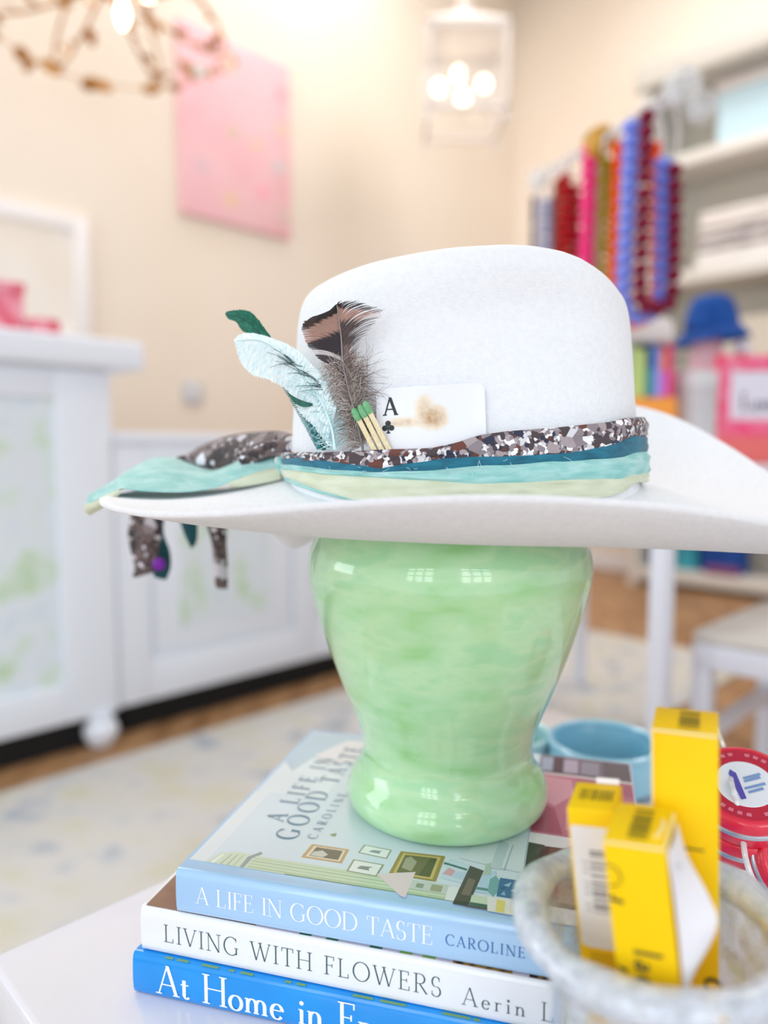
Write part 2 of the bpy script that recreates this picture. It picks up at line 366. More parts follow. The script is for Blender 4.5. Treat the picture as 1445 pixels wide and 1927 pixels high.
for a in (.12, .78):
    p = t.part('door', G().obox(c2 + D1 * a - D2 * .008, D1, -D2, .53, .008, .225, .795, .002), m_cab)
    t.part('floral_panel', G().obox(c2 + D1 * (a + .09) - D2 * .0065, D1, -D2, .35, .002, .30, .72), m_flor, p, label='pale green patterned inset')
t.part('shadow_kick', G().obox(c2 - D2 * .034 + D1 * .02, D1, -D2, 1.38, .3, .001, .091), m_black)  # same black strip for the shadow under the sideboard
# gift boxes on the counter
m_red1 = M('pink_red_paper', 'e5697e', .6, noise=(['d63a55', 'e88a9c', 'f0b3c0'], 14, 1)); m_red2 = M('red_band_paper', 'd94a62', .6)
pb = at(-30, 600, 2.22); pb[2] = 1.169
t = T('gift_box', pb, 'tall pink and red gift box at the left edge of the photo on the counter', 'box', 'gift boxes on the counter')
t.part('box_body', G().obox(pb, D1, -D2, .115, .1, 1.1685, 1.335, .004), m_red1)
t.part('lid', G().obox(pb - D1 * .004 + D2 * .004, D1, -D2, .123, .108, 1.336, 1.365, .004), m_red1)
pb2 = pb + D1 * .125 + D2 * .03
t = T('gift_box', pb2, 'short pink gift box with red bands beside the taller one on the counter', 'box', 'gift boxes on the counter')
t.part('box_body', G().obox(pb2, D1, -D2, .085, .09, 1.1685, 1.262, .003), m_red1)
t.part('band', G().obox(pb2 + D1 * .052 + D2 * .002, D1, -D2, .02, .094, 1.169, 1.263, .001), m_red2)

# ------------------------------------------------------------------ things on the left wall
def on_wall(px, py, off):
    """point on the left wall plane, off metres in front of it"""
    d = ray(px, py); n = D2; o = np.array([0, 0, EYE]); p0 = corner + D2 * off
    return o + d * (((p0 - o) @ n) / (d @ n))
a = on_wall(335, 42, .03); b = on_wall(545, 112, .03); cdn = on_wall(540, 442, .03); zlo = (on_wall(335, 402, .03)[2] + cdn[2]) / 2; zhi = (a[2] + b[2]) / 2
Lp = float((b - a) @ D1)
t = T('wall_canvas', [a[0], a[1], zlo], 'tall pink canvas with faint pastel dots hung on the cream wall', 'painting')
base = np.array([a[0], a[1], 0])
t.part('canvas', G().obox(base, D1, -D2, Lp, .029, zlo, zhi, .004), M('pink_canvas', 'f4c3c8', .85, noise=(['f4bcc2', 'f5c8cc'], 3, 2)))
dots = [('ead0b8', .43, .86, .03), ('d6d2cc', .17, .76, .033), ('f6aeb8', .92, .82, .03), ('ecc9b4', .92, .62, .03), ('d9c8b4', .45, .50, .026), ('ecc8b8', .66, .48, .028), ('d9cccb', .88, .40, .035), ('e6c0c8', .17, .27, .035), ('f8aebb', .72, .22, .032), ('ecc6a8', .42, .13, .032), ('d9c3b8', .92, .12, .03)]
for i, (cc, u, v, r) in enumerate(dots):
    o = base + D1 * Lp * u + D2 * .0012 + np.array([0, 0, zlo + (zhi - zlo) * v]); 
    t.part('painted_dot', G().lathe(o, [(r * 1.3, -.001), (r * 1.3, .0005)], 24, ax=D1, ay=(0, 0, 1), az=D2), M('pastel_dot_' + cc, cc, .9))
a = on_wall(-60, 405, .03); b = on_wall(168, 420, .03); zlo = on_wall(100, 640, .03)[2]; zhi = b[2] + .02; Lp = float((b - a) @ D1); base = np.array([a[0], a[1], 0])
t = T('picture_frame', [a[0], a[1], zlo], 'white framed picture on the wall above the counter', 'picture')
g = G()
for u0, u1, z0, z1 in ((0, .07, zlo, zhi), (Lp - .07, Lp, zlo, zhi), (.07, Lp - .07, zhi - .07, zhi), (.07, Lp - .07, zlo, zlo + .07)): g.obox(base + D1 * u0, D1, -D2, u1 - u0, .029, z0, z1, .004)
t.part('frame', g, M('frame_white', 'f3eeec', .5))
t.part('print', G().obox(base + D1 * .07 - D2 * .012, D1, -D2, Lp - .14, .01, zlo + .07, zhi - .07), M('cream_print', 'f0e8de', .8, noise=(['eee4d6', 'f2ece4'], 3, 1)))
p = on_wall(362, 740, .001)
t = T('light_switch', p, 'small grey light switch low on the cream wall right of the counter', 'switch')
t.part('plate', G().fbox(p + D2 * .005, D1, D2, (0, 0, 1), .11, .01, .12, .003), M('switch_grey', 'c9c9cd', .5))
t.part('rocker', G().fbox(p + D2 * .013, D1, D2, (0, 0, 1), .04, .006, .07, .002), M('switch_white', 'e2e2e6', .4))

# ------------------------------------------------------------------ chandelier and lantern
m_gold = M('antique_gold', 'b4813a', .42, metal=.45, noise=(['a2662e', 'c48a48', 'd0a060'], 12, 2))
m_bulb = M('lit_bulb', 'fff6e0', .4, emit=('fff0d2', 9))
m_bulb2 = M('lit_lantern_bulb', 'fff6e0', .4, emit=('fff0cc', 5))
def leaf(g, p, d, size, n):
    d = np.array(d, float); d /= np.linalg.norm(d); sd = np.cross(d, n); sd /= np.linalg.norm(sd) + 1e-9; up = np.cross(sd, d); rows = []
    for i in range(7):
        q = i / 6; wq = size * .26 * sin(pi * min(1, q * .97 + .03)) ** .8 + .0008; c = p + d * size * q + up * size * .18 * sin(pi * q)
        rows.append([c - sd * wq, c - up * wq * .3, c + sd * wq, c + up * .002])
    g.rings(rows, True, True)
cc = at(205, 62, 2.75); Rg = .40
t = T('chandelier', cc, 'gold leaf chandelier with candle bulbs hanging at the top left', 'chandelier')
t.part('stem', G().lathe(cc, [(.012, .20), (.012, .25), (.022, .28), (.01, .31), (.008, 4.299 - cc[2])], 12), m_gold)
t.part('hub', G().lathe(cc, [(.005, .11), (.03, .125), (.045, .15), (.03, .18), (.012, .21)], 24), m_gold)
t.part('bulb', G().lathe(cc + np.array([.05, 0, .06]), [(.004, -.045), (.015, -.025), (.021, -.003), (.018, .018), (.009, .04), (.008, .075)], 16), m_bulb, label='lit globe bulb')
t.part('ring', G().torus(cc, Rg, .0026, 72, 8), m_gold)
rr = random.Random(3); UPV = np.array([0, 0, 1.])
for k in range(6):
    a = k * pi / 3 + .35; d = np.array([cos(a), sin(a), 0]); pts = cr([cc + d * .03 + UPV * .15, cc + d * .16 + UPV * .07, cc + d * .3 + UPV * .01, cc + d * Rg, cc + d * (Rg - .02) + UPV * .10, cc + d * (Rg - .10) + UPV * .20], 22)
    arm = t.part('arm', G().tube(pts, .006, 8), m_gold)
    q = cc + d * (Rg - .1) + UPV * .198
    t.part('candle', G().lathe(q, [(.02, 0), (.024, .012), (.010, .016), (.010, .07), (.011, .075)], 16), m_gold, arm)
    t.part('bulb', G().lathe(q, [(.008, .074), (.017, .088), (.019, .102), (.013, .120), (.003, .134)], 16), m_bulb, arm, label='lit candle bulb')
    for j in range(5):
        s_ = pts[2 + j * 2]; g = G(); leaf(g, s_, d + np.array([rr.uniform(-1, 1), rr.uniform(-1, 1), rr.uniform(-.9, .5)]), rr.uniform(.05, .09), np.array([rr.uniform(-.4, .4), rr.uniform(-.4, .4), 1.])); t.part('leaf', g, m_gold, arm)
for k in range(30):
    a = 2 * pi * k / 30 + rr.uniform(-.09, .09)
    if k % 5 == 2: continue
    d = np.array([-sin(a), cos(a), 0]) * (1 if k % 2 else -1); p = cc + np.array([cos(a), sin(a), 0]) * Rg
    g = G(); leaf(g, p, d + np.array([rr.uniform(-.7, .7), rr.uniform(-.7, .7), rr.uniform(-.6, .6)]), rr.uniform(.06, .11), np.array([cos(a), sin(a), .6])); t.part('leaf', g, m_gold)
# lantern
lc = at(872, 262, 4.25); zt = at(872, 78, 4.25)[2]; lc0 = lc.copy()
m_lan = M('lantern_white_metal', 'ebe3de', .5)
t = T('hanging_lantern', lc, 'white framed glass lantern with four lit bulbs hanging before the wall', 'lantern')
W = .215; g = G(); ex = np.array([1., 0, 0]); ey = np.array([0, 1., 0]); pz = lc - ex * W - ey * W
for i in (0, 1):
    for j in (0, 1): g.obox(pz + ex * i * (2 * W - .022) + ey * j * (2 * W - .022), ex, ey, .022, .022, lc[2], zt, .002)
for z in (lc[2] + .07, zt - .03):
    for j in (0, 1): g.obox(pz + ey * j * (2 * W - .02), ex, ey, 2 * W, .02, z, z + .022, .002); g.obox(pz + ex * j * (2 * W - .02), ex, ey, .02, 2 * W, z, z + .022, .002)
t.part('frame', g, m_lan)
g = G().rings([[lc + np.array([sx * q, sy * q, z - lc[2]]) for sx, sy in ((-1, -1), (1, -1), (1, 1), (-1, 1))] for q, z in ((W, zt), (W * .98, zt + .012), (.06, zt + .12), (.02, zt + .13))], True, True); t.part('roof', g, m_lan, smooth=False)
t.part('stem', G().lathe([lc[0], lc[1], 0], [(.012, zt + .125), (.04, zt + .16), (.045, zt + .19), (.012, zt + .21), (.009, 4.299)], 16), m_lan)
m_pane = Mglass('lantern_glass', ['f2ecea', 'f6f0ee'], 3, .10, .16, rough=.05)
for d, e in ((ey, ex), (ex, ey)):
    for sgn in (-1, 1): t.part('glass_pane', G().fbox(lc + d * sgn * (W - .011) + np.array([0, 0, (zt - lc[2]) / 2 + .03]), e, d, (0, 0, 1), 2 * W - .05, .004, zt - lc[2] - .13), m_pane)
g = G().lathe([lc[0], lc[1], 0], [(.008, lc[2] + .15), (.02, lc[2] + .17), (.008, lc[2] + .2), (.008, zt)], 12); t.part('cluster_stem', g, m_lan)
for px, py, dy in ((826, 165, 0), (864, 140, .1), (910, 158, 0), (871, 184, -.1)):
    p = at(px, py, lc[1] + dy)
    bl = t.part('bulb', G().sphere(p, .034, 16, 10, (1, 1, 1.15)), m_bulb2, label='lit bulb')
    t.part('bulb_arm', G().tube([p - np.array([0, 0, .03]), p - np.array([0, 0, .07]), [lc[0], lc[1], lc[2] + .17]], .006, 8), m_lan, bl)

# ------------------------------------------------------------------ built-in shelving on the right wall
sh = np.array([1.583, 4.757, 0.]); DB = D1                        # front left foot, depth runs along D1
m_shelf = M('shelving_white', 'dfdbd4', .6); m_back = M('shelving_back_shade', 'cfc8ba', .8)  # darker back tone holds the shade inside the shelves
t = T('shelving_unit', sh, 'tall white open shelving unit along the right wall', 'shelves')
Wd, Dp, Ht = 2.9, .43, 3.15
t.part('side_panel', G().obox(sh, D2, DB, .06, Dp, .001, Ht), m_shelf, smooth=False)
t.part('side_panel', G().obox(sh + D2 * (Wd - .06), D2, DB, .06, Dp, .001, Ht), m_shelf, smooth=False)
t.part('back_panel', G().obox(sh + D2 * .06 + DB * (Dp - .015), D2, DB, Wd - .12, .014, .05, Ht - .09), m_back, smooth=False)
t.part('cornice', G().obox(sh - D2 * .03 - DB * .03, D2, DB, Wd + .06, Dp + .03, Ht - .09, Ht + .06, .01), M('cornice_grey', 'cbc6bd', .6))
ZS = [.04, .75, 1.27, 1.86, 2.55]
for z in ZS: t.part('shelf', G().obox(sh + D2 * .061, D2, DB, Wd - .122, Dp - .02, z, z + .075, .003), m_shelf)
def shelf_pt(px, z, back=.12):
    """plan point on the shelf seen at column px"""
    u = (px - CX) / F; k = sh[0] + sh[1] + back * 1.41421; y = k / (1 + u); return np.array([u * y, y, z])
q = shelf_pt(1325, ZS[4] + .0755, .14)
t = T('storage_box', q, 'pale blue storage box on the top shelf', 'box')
t.part('box_body', G().obox(q, D2, DB, .75, .2, q[2], q[2] + .34, .006), M('pale_blue_card', 'c5e0ea', .7)); t.part('lid', G().obox(q - D2 * .012 - DB * .012, D2, DB, .774, .224, q[2] + .34, q[2] + .41, .006), M('lid_grey', 'e4dcd8', .7))
q = shelf_pt(1290, ZS[3] + .0755, .06)
for i, (nm, cols, hh, lab) in enumerate((('w', ['e6e1dc', 'f0ece8'], .11, 'cream folded throw at the bottom of the pile on the middle shelf'), ('g', ['6a6166', 'b5adae', 'd8d0cc', '867d82'], .12, 'grey and white patterned folded throw in the pile on the middle shelf'), ('k', ['efe8e4', 'e2dad4'], .11, 'pale folded throw on top of the pile on the middle shelf'))):
    z = q[2] + [0, .111, .232][i]
    t = T('folded_throw', [q[0], q[1], z], lab, 'blanket', 'folded throws on the middle shelf')
    g = G()
    mt = M('throw_' + nm, cols[0], .95, noise=(cols, 6, 3, (1, 1, 5)))
    for k in range(2): g.obox(q + D2 * (.01 * i) + DB * .01 * k, D2, DB, .85 + .03 * k, .28, z + .0005 + k * hh / 2, z + (k + 1) * hh / 2 - .0005, .022)
    t.part('fold', g, mt)
q = shelf_pt(1340, ZS[2] + .0755, .1)
one('storage_box', G().obox(q, D2, DB, .8, .22, q[2], q[2] + .3, .008), M('beige_box', 'd8cfc0', .8), q, 'plain beige box on the shelf under the folded throws', 'box')
# things on the lowest shelf
zf = ZS[0] + .0755
def bag(px, wd, ht, col, lab, hx):
    q = shelf_pt(px, zf, .1); t = T('tote_bag', q, lab, 'bag', 'bags on the lowest shelf'); g = G(); rs = []
    for f, s_ in ((0, .96), (.1, 1), (.6, .97), (1, .86)):
        ce = q + D2 * wd / 2 + DB * .09 + np.array([0, 0, ht * f]); rs.append([ce + D2 * wd / 2 * s_ * math.copysign(abs(cos(a)) ** .5, cos(a)) + DB * .09 * s_ * (1 - .35 * f) * math.copysign(abs(sin(a)) ** .5, sin(a)) for a in np.linspace(0, 2 * pi, 33)[:-1]])
    g.rings(rs, True, True); t.part('bag_body', g, M('cloth_' + col, col, .8, noise=([col, hx], 12, 2)))
    p0 = q + D2 * wd * .3 + DB * .06 + np.array([0, 0, ht * .97]); p1 = p0 + D2 * wd * .4
    t.part('handle', G().tube(cr([p0, p0 + np.array([0, 0, .08]), (p0 + p1) / 2 + np.array([0, 0, .12]), p1 + np.array([0, 0, .08]), p1], 14), .008, 8), M('cloth_' + col, col))
bag(1223, .085, .34, '1f2a4a', 'dark navy bag at the left end of the lowest shelf', '2b3757')
bag(1268, .15, .36, '2f8fa6', 'teal bag on the lowest shelf beside the blue one', '3fa5b5')
bag(1318, .26, .40, '0d3f8f', 'large royal blue bag on the lowest shelf', '154b9f')
q = shelf_pt(1330, zf, .03); one('folded_scarf', G().obox(q, D2, DB, .2, .06, q[2], q[2] + .05, .02), M('wine_cloth', '8a4a70', .9), q, 'small plum folded cloth before the blue bag on the lowest shelf', 'scarf')

# ------------------------------------------------------------------ display table and stool on the right
lp = np.array([*at(1252, 1200, 1.32)[:2], 0]); m_tab = M('table_white', 'e3e5f0', .4)
A2 = -D2; TZ = .822
t = T('display_table', lp, 'white display table with square legs behind the hat on the right', 'table')
t.part('tabletop', G().obox(lp - D1 * .02 - A2 * .02, D1, A2, 1.15, .86, TZ - .03, TZ, .004), m_tab)
for i, j in ((0, 0), (1, 0), (0, 1), (1, 1)): t.part('leg', G().obox(lp + D1 * i * 1.07 + A2 * j * .78, D1, A2, .034, .034, (.0125 if j else .001), TZ - .031, .003), m_tab)
g = G()
for j in (0, 1): g.obox(lp + D1 * .035 + A2 * (j * .79 + .006), D1, A2, 1.034, .02, TZ - .085, TZ - .031, .002); g.obox(lp + A2 * .035 + D1 * (j * 1.075 + .006), D1, A2, .02, .744, TZ - .085, TZ - .031, .002)
t.part('apron', g, m_tab)
sp = np.array([*atz(1303, 1187, .52)[:2], 0])
t = T('stool', sp, 'low white square framed stool beside the display table', 'stool')
t.part('seat', G().obox(sp, D1, D2, .40, .40, .500, .522, .006), M('stool_seat', 'd9d3cb', .6, noise=(['d2cbc2', 'e0dbd4'], 5, 3)))
g = G()
for j in (0, 1): g.obox(sp + D2 * j * .366, D1, D2, .40, .034, .452, .4995, .003); g.obox(sp + D2 * .034 + D1 * j * .366, D1, D2, .034, .332, .452, .4995, .003)
t.part('frame', g, m_tab)
for i, j in ((0, 0), (1, 0), (0, 1), (1, 1)): t.part('leg', G().obox(sp + D1 * i * .366 + D2 * j * .366, D1, D2, .034, .034, .001, .4515, .003), m_tab)
for j in (0, 1): t.part('stretcher', G().obox(sp + D1 * .035 + D2 * (j * .366 + .005), D1, D2, .33, .024, .30, .33, .003), m_tab)

# ------------------------------------------------------------------ necklace stand with necklaces
m_luc = Mglass('clear_lucite', ['ffffff', 'eef2f6', 'ffffff'], 30, .22, .5, rough=.04)
nr = at(1272, 178, 1.40); fr = at(1012, 338, 1.86)
nb = np.array([(nr[0] + fr[0]) / 2, (nr[1] + fr[1]) / 2, TZ + .0005])
t = T('necklace_stand', nb, 'clear lucite bar stand hung with bead necklaces behind the hat', 'stand')
t.part('base', G().lathe(nb, [(.10, 0), (.11, .004), (.11, .014), (.1, .018)], 48), m_luc)
rm = (nr + fr) / 2
t.part('post', G().tube([nb + np.array([0, 0, .018]), rm], .012, 16), m_luc)
t.part('bar', G().tube([nr, fr], .012, 16), m_luc)
for p, rd in ((nr + np.array([.004, -.02, .004]), .036), (fr, .026)): t.part('knob', G().sphere(p, rd, 10, 6), m_luc, smooth=False)
t.part('knob', G().sphere(nr + np.array([.042, -.01, -.026]), .030, 10, 6), m_luc, smooth=False)
rod = lambda Y: nr + (fr - nr) * ((Y - nr[1]) / (fr[1] - nr[1]))
bead_mesh = {}
def necklace(lab, Y, pxl, pxr, yl, yr, bot, bd, col, skew=-14, sq=1.0, grp='bead necklaces on the clear bar', cols2=None):
    """a bead loop hung from the bar at depth Y: left and right columns, tops and bottom in the photo's pixels"""
    top = rod(Y); t = T('bead_necklace', [top[0], top[1], at(pxl, bot, Y)[2]], lab, 'necklace', grp)
    pts = [at(pxl, yl, Y)]
    m = (pxl + pxr) / 2 + skew; hw = abs(pxr - pxl) / 2
    lo = bot - hw * 1.1
    pts += [at(pxl + skew * .5, (yl + lo) / 2, Y), at(pxl + skew, lo, Y)]
    pts += [at(m - hw * .75, bot - hw * .36, Y), at(m, bot, Y + .008), at(m + hw * .75 + 4, bot - hw * .36, Y + .016)]
    pts += [at(pxr + skew * .3, lo, Y + .02), at(pxr, (yr + lo) / 2, Y + .02), at(pxr, yr, Y + .02)]
    c = cr(pts, 400); seg = np.r_[0, np.cumsum([np.linalg.norm(c[i + 1] - c[i]) for i in range(399)])]
    r = bd / 2 / F * Y; n = int(seg[-1] // (2 * r * .97 * sq))
    cm = col
    if cm not in bead_mesh:
        g = G().sphere((0, 0, 0), 1, 14, 9); me = bpy.data.meshes.new('bead'); me.from_pydata(g.v, [], g.f); me.materials.append(M('bead_' + cm, cm, .5, spec=.25, noise=([cm, cm], 4, 0)))
        me.polygons.foreach_set('use_smooth', [True] * len(me.polygons)); bead_mesh[cm] = me
    for i in range(n):
        s_ = (i + .5) / n * seg[-1]; k = np.searchsorted(seg, s_); k = min(max(k, 1), 399)
        o = bpy.data.objects.new('bead', bead_mesh[cm]); COL.objects.link(o); o.parent = t.o; o.location = tuple(c[k] - np.array(t.L)); o.scale = (r, r, r * sq)
    loop = cr([pts[0], pts[0] * .4 + top * .6 + np.array([-.012, 0, 0]), top + np.array([0, 0, .013]), top * .6 + pts[-1] * .4 + np.array([.014, 0, .0]), pts[-1]], 24)
    t.part('cord', G().tube(loop, .0035, 8), M('cord_white', 'e9e2dd', .6))
necklace('lavender bead necklace at the far left end of the clear bar', 1.85, 1020, 1034, 372, 376, 640, 17, 'b9bfdc', -3, .8)
necklace('navy bead necklace beside the lavender one at the far end of the bar', 1.80, 1004, 1042, 368, 372, 660, 11, '3a3b66', -3)
necklace('rust brown bead necklace left of the deep red one', 1.75, 1049, 1061, 338, 345, 650, 17, '9c3a12', -3)
necklace('deep red bead necklace with two close strands', 1.70, 1064, 1082, 326, 350, 645, 25, 'b00014', -3, .62)
necklace('hot pink bead necklace', 1.62, 1110, 1122, 272, 290, 655, 29, 'ff3a8c', -14, .72)
necklace('olive green bead necklace between the pink and orange ones', 1.57, 1136, 1150, 290, 300, 650, 19, '94860a', -8, .8)
necklace('bright orange bead necklace behind the blue one', 1.52, 1163, 1234, 264, 268, 612, 22, 'ff5a08', -10, .62)
necklace('periwinkle blue bead necklace with large beads', 1.47, 1190, 1248, 222, 296, 598, 36, '8496f0', -16, .72)
necklace('maroon necklace of large round beads nearest the end of the bar', 1.42, 1218, 1269, 202, 308, 582, 29, '780a30', -14, .92)
# amber scarf tied round the bar
s0 = rod(1.62); g = G()
for k in range(3): g.torus(s0 + (fr - nr) / np.linalg.norm(fr - nr) * .02 * (k - 1), .02 + .002 * (k % 2), .009, 20, 8, ax=np.array([0, 0, 1.]), ay=np.cross((fr - nr) / np.linalg.norm(fr - nr), [0, 0, 1.]))
g.sphere(s0 + np.array([-.012, -.02, -.022]), .02, 12, 8)
one('ribbon', g, M('amber_silk', 'd39a24', .4, noise=(['b88712', 'e3ab3a'], 20, 1)), s0, 'amber ribbon wrapped around the middle of the clear bar', 'ribbon')

# ------------------------------------------------------------------ goods on the display table
zT = TZ + .0006
def flatbox(name, px0, px1, y0, Y, d, col, lab, cat, grp=None, z0=zT, bev=.003, mt=None):
    a = at(px0, 800, Y); b = at(px1, 800, Y); h = at((px0 + px1) / 2, y0, Y)[2]
    return one(name, G().obox([a[0], a[1]], (1, 0), (0, 1), b[0] - a[0], d, z0, h, bev), mt or M('card_' + col, col, .6), [a[0], a[1], z0], lab, cat, grp), h
_, zo = flatbox('carton', 1165, 1272, 748, 1.80, .13, 'fba23c', 'orange carton lying on the display table under the upright books', 'box')
bk = [('a9c7dd', None), ('c3d97e', None), ('c9de86', None), ('22557a', '1d8f86'), ('6f8fe0', '8e9fe6'), ('f08b6a', 'cf77d6'), ('d63f74', 'e83f7e')]
nm = ['pale blue', 'lime green', 'light lime', 'dark navy and teal', 'periwinkle blue', 'coral and lilac', 'magenta']
x0 = 1172
for i, (c1, c2_) in enumerate(bk):
    wpx = 13.3; a = at(x0, 800, 1.81); b = at(x0 + wpx - .6, 800, 1.81); hz = at(x0, 648 + (i % 3) * 5, 1.81)[2]
    t = T('notebook', [a[0], a[1], zo], nm[i] + ' notebook standing in the row on the orange carton', 'book', 'row of coloured notebooks')
    g = G().obox([a[0], a[1]], (1, 0), (0, 1), b[0] - a[0], .1, zo + .0006, hz, .002); t.part('cover', g, M('cloth_' + c1, c1, .6))
    if c2_: t.part('spine_band', G().obox([a[0] + .0004, a[1] - .0008], (1, 0), (0, 1), b[0] - a[0] - .0008, .002, zo + .004, zo + (hz - zo) * .55), M('cloth_' + c2_, c2_, .6))
    x0 += wpx
a = at(1150, 620, 1.80); hz = at(1170, 646, 1.81)[2] + .0008
one('folded_cloth', G().obox([a[0], a[1] + .02], (1, 0), (0, 1), .165, .09, hz, hz + .065, .022), M('white_cloth', 'e9e4e0', .9, noise=(['ded8d4', 'f0ebe8'], 9, 2)), [a[0], a[1], hz], 'white folded cloth lying on top of the row of notebooks', 'cloth')
cc_ = at(1306, 800, 1.86)
t = T('canister', [cc_[0], cc_[1], zT], 'pale grey lidded canister on the display table left of the pink sign', 'canister')
zc1 = at(1306, 696, 1.86)[2]
t.part('canister_body', G().lathe([cc_[0], cc_[1], zT], [(.046, 0), (.05, .004), (.05, zc1 - zT - .05), (.049, zc1 - zT - .046)], 40), M('canister_grey', 'cfcdce', .5, noise=(['c8c6c8', 'd6d4d4'], 8, 2)))
t.part('lid', G().lathe([cc_[0], cc_[1], zc1 - .0455], [(.053, 0), (.053, .03), (.05, .04), (.01, .044)], 40), M('canister_lid', 'd9d7d8', .4))
hs = at(1328, 700, 2.22); zh = at(1328, 628, 2.22)[2]
t = T('hat_stand', [hs[0], hs[1], zT], 'pale pink rounded stand carrying the blue hat', 'stand')
t.part('stand_body', G().lathe([hs[0], hs[1], zT], [(.05, 0), (.052, .006), (.02, .02), (.018, (zh - zT) * .42), (.036, (zh - zT) * .52), (.049, (zh - zT) * .72), (.046, (zh - zT) * .92), (.03, zh - zT)], 40), M('stand_pink', 'd9b0b8', .5))
t = T('bucket_hat', [hs[0], hs[1], zh], 'royal blue bucket hat resting on the pale pink stand', 'hat')
mb = M('blue_felt', '0c4a9a', .9, noise=(['08408c', '1152a6'], 20, 2)); k_ = zh
z1 = at(1340, 556, 2.22)[2]
t.part('crown', G().lathe([hs[0] + .012, hs[1], 0], [(.078, k_ + .010), (.074, k_ + .04), (.064, z1 - .03), (.052, z1 - .009), (.034, z1 - .001), (.002, z1 + .001)], 40, cap0=False), mb)
t.part('brim', G().rings([[np.array([hs[0] + .012 + cos(a) * r, hs[1] + sin(a) * r, z + .012 * cos(a) * (r > .07)]) for a in np.linspace(0, 2 * pi, 49)[:-1]] for r, z in ((.0785, k_ + .014), (.095, k_ - .004), (.108, k_ - .022), (.107, k_ - .025), (.094, k_ - .008), (.0775, k_ + .009))]), mb)
# sign in a scalloped frame on a coral box
Ys = 2.0
cz, zc_ = flatbox('gift_box', 1338, 1530, 822, Ys - .03, .13, 'f0736f', 'coral red box under the pink framed sign', 'box', bev=.004)
f0 = at(1340, 828, Ys); f1 = at(1520, 665, Ys); zb0 = zc_ + .001; zb1 = f1[2]; xa, xb = f0[0], f1[0]
t = T('sign_frame', [(xa + xb) / 2, Ys, zb0], 'pink and red scalloped frame holding a white lettered sign', 'sign')
m_pk = M('frame_pink', 'f86a98', .5, noise=(['fb4f86', 'fb8fae'], 22, 1)); m_rd = M('frame_red', 'f23d4c', .5)
g = G(); n = 120; ins = .045; cxf, czf, hw_, hh_ = (xa + xb) / 2, (zb0 + zb1) / 2, (xb - xa) / 2, (zb1 - zb0) / 2
rs = []
for yy, ex_ in ((0, 0), (-.012, 0), (-.015, .004)):
    out_ = []; inn = []
    for k in range(n):
        a = 2 * pi * k / n; m_ = max(abs(cos(a)), abs(sin(a))); sx_, sz_ = cos(a) / m_, sin(a) / m_; sc = 1 - .05 * abs(sin(a * 11)) - ex_ / hw_
        out_.append((cxf + sx_ * hw_ * sc, Ys + .016 + yy, czf + sz_ * hh_ * sc if sz_ > -.95 else zb0)); inn.append((cxf + sx_ * (hw_ - ins), Ys + .016 + yy, czf + sz_ * (hh_ - ins)))
    rs.append((out_, inn))
g.rings([rs[0][1], rs[0][0], rs[1][0], rs[2][0], rs[2][1], rs[0][1]]); t.part('scalloped_border', g, m_pk)
g = G()
for k, (u, v) in enumerate(((-.9, .86), (-.94, -.2), (-.9, -.72), (-.4, .9), (.3, .9), (.9, .86), (.92, 0))): g.sphere((cxf + hw_ * u, Ys - .001, czf + hh_ * v), .010, 12, 8, (1, .4, 1.3))
t.part('red_beads', g, m_rd)
pn = t.part('sign_panel', G().fbox((cxf, Ys + .006, czf - .002), (1, 0, 0), (0, 1, 0), (0, 0, 1), 2 * (hw_ - ins), .006, 2 * (hh_ - ins), .001), M('sign_white', 'eceaf6', .5))
g = text_g(G(), 'Lem', at(1394, 772, Ys + .0025), (1, 0, 0), (0, 0, 1), (0, -1, 0), .046, None, .16, .07); t.part('lettering', g, M('ink_grey', '44465c', .7), pn, smooth=False)
q = at(1396, 668, Ys + .2); q[2] = zT
t = T('perfume_bottle', [q[0], q[1], zT], 'white bottle with rounded cap behind the pink framed sign', 'bottle')
zq = at(1385, 640, Ys + .2)[2]
t.part('bottle_body', G().lathe(q, [(.03, 0), (.034, .005), (.034, zq - zT - .05), (.014, zq - zT - .035)], 32), M('bottle_white', 'e6e4ee', .3)); t.part('cap', G().lathe([q[0], q[1], zq - .0345], [(.022, 0), (.024, .012), (.02, .028), (.004, .035)], 32), M('bottle_white', 'e6e4ee'))

# ================================================================== FOREGROUND
# ------------------------------------------------------------------ white table
TB = .548
tc0 = np.array([*atz(-28, 1802, TB)[:2], 0])
t = T('coffee_table', [tc0[0] + .3, tc0[1], 0], 'glossy white low table under the books and glass bowl', 'table')
t.part('tabletop', G().obox(tc0, D1, D2, .62, .62, TB - .055, TB, .0045), m_gloss)
g = G()
for i, j in ((0, 0), (1, 0), (0, 1), (1, 1)): t.part('leg', G().obox(tc0 + D1 * (.02 + i * .53) + D2 * (.02 + j * .53), D1, D2, .05, .05, .001, TB - .0555, .004), m_white)

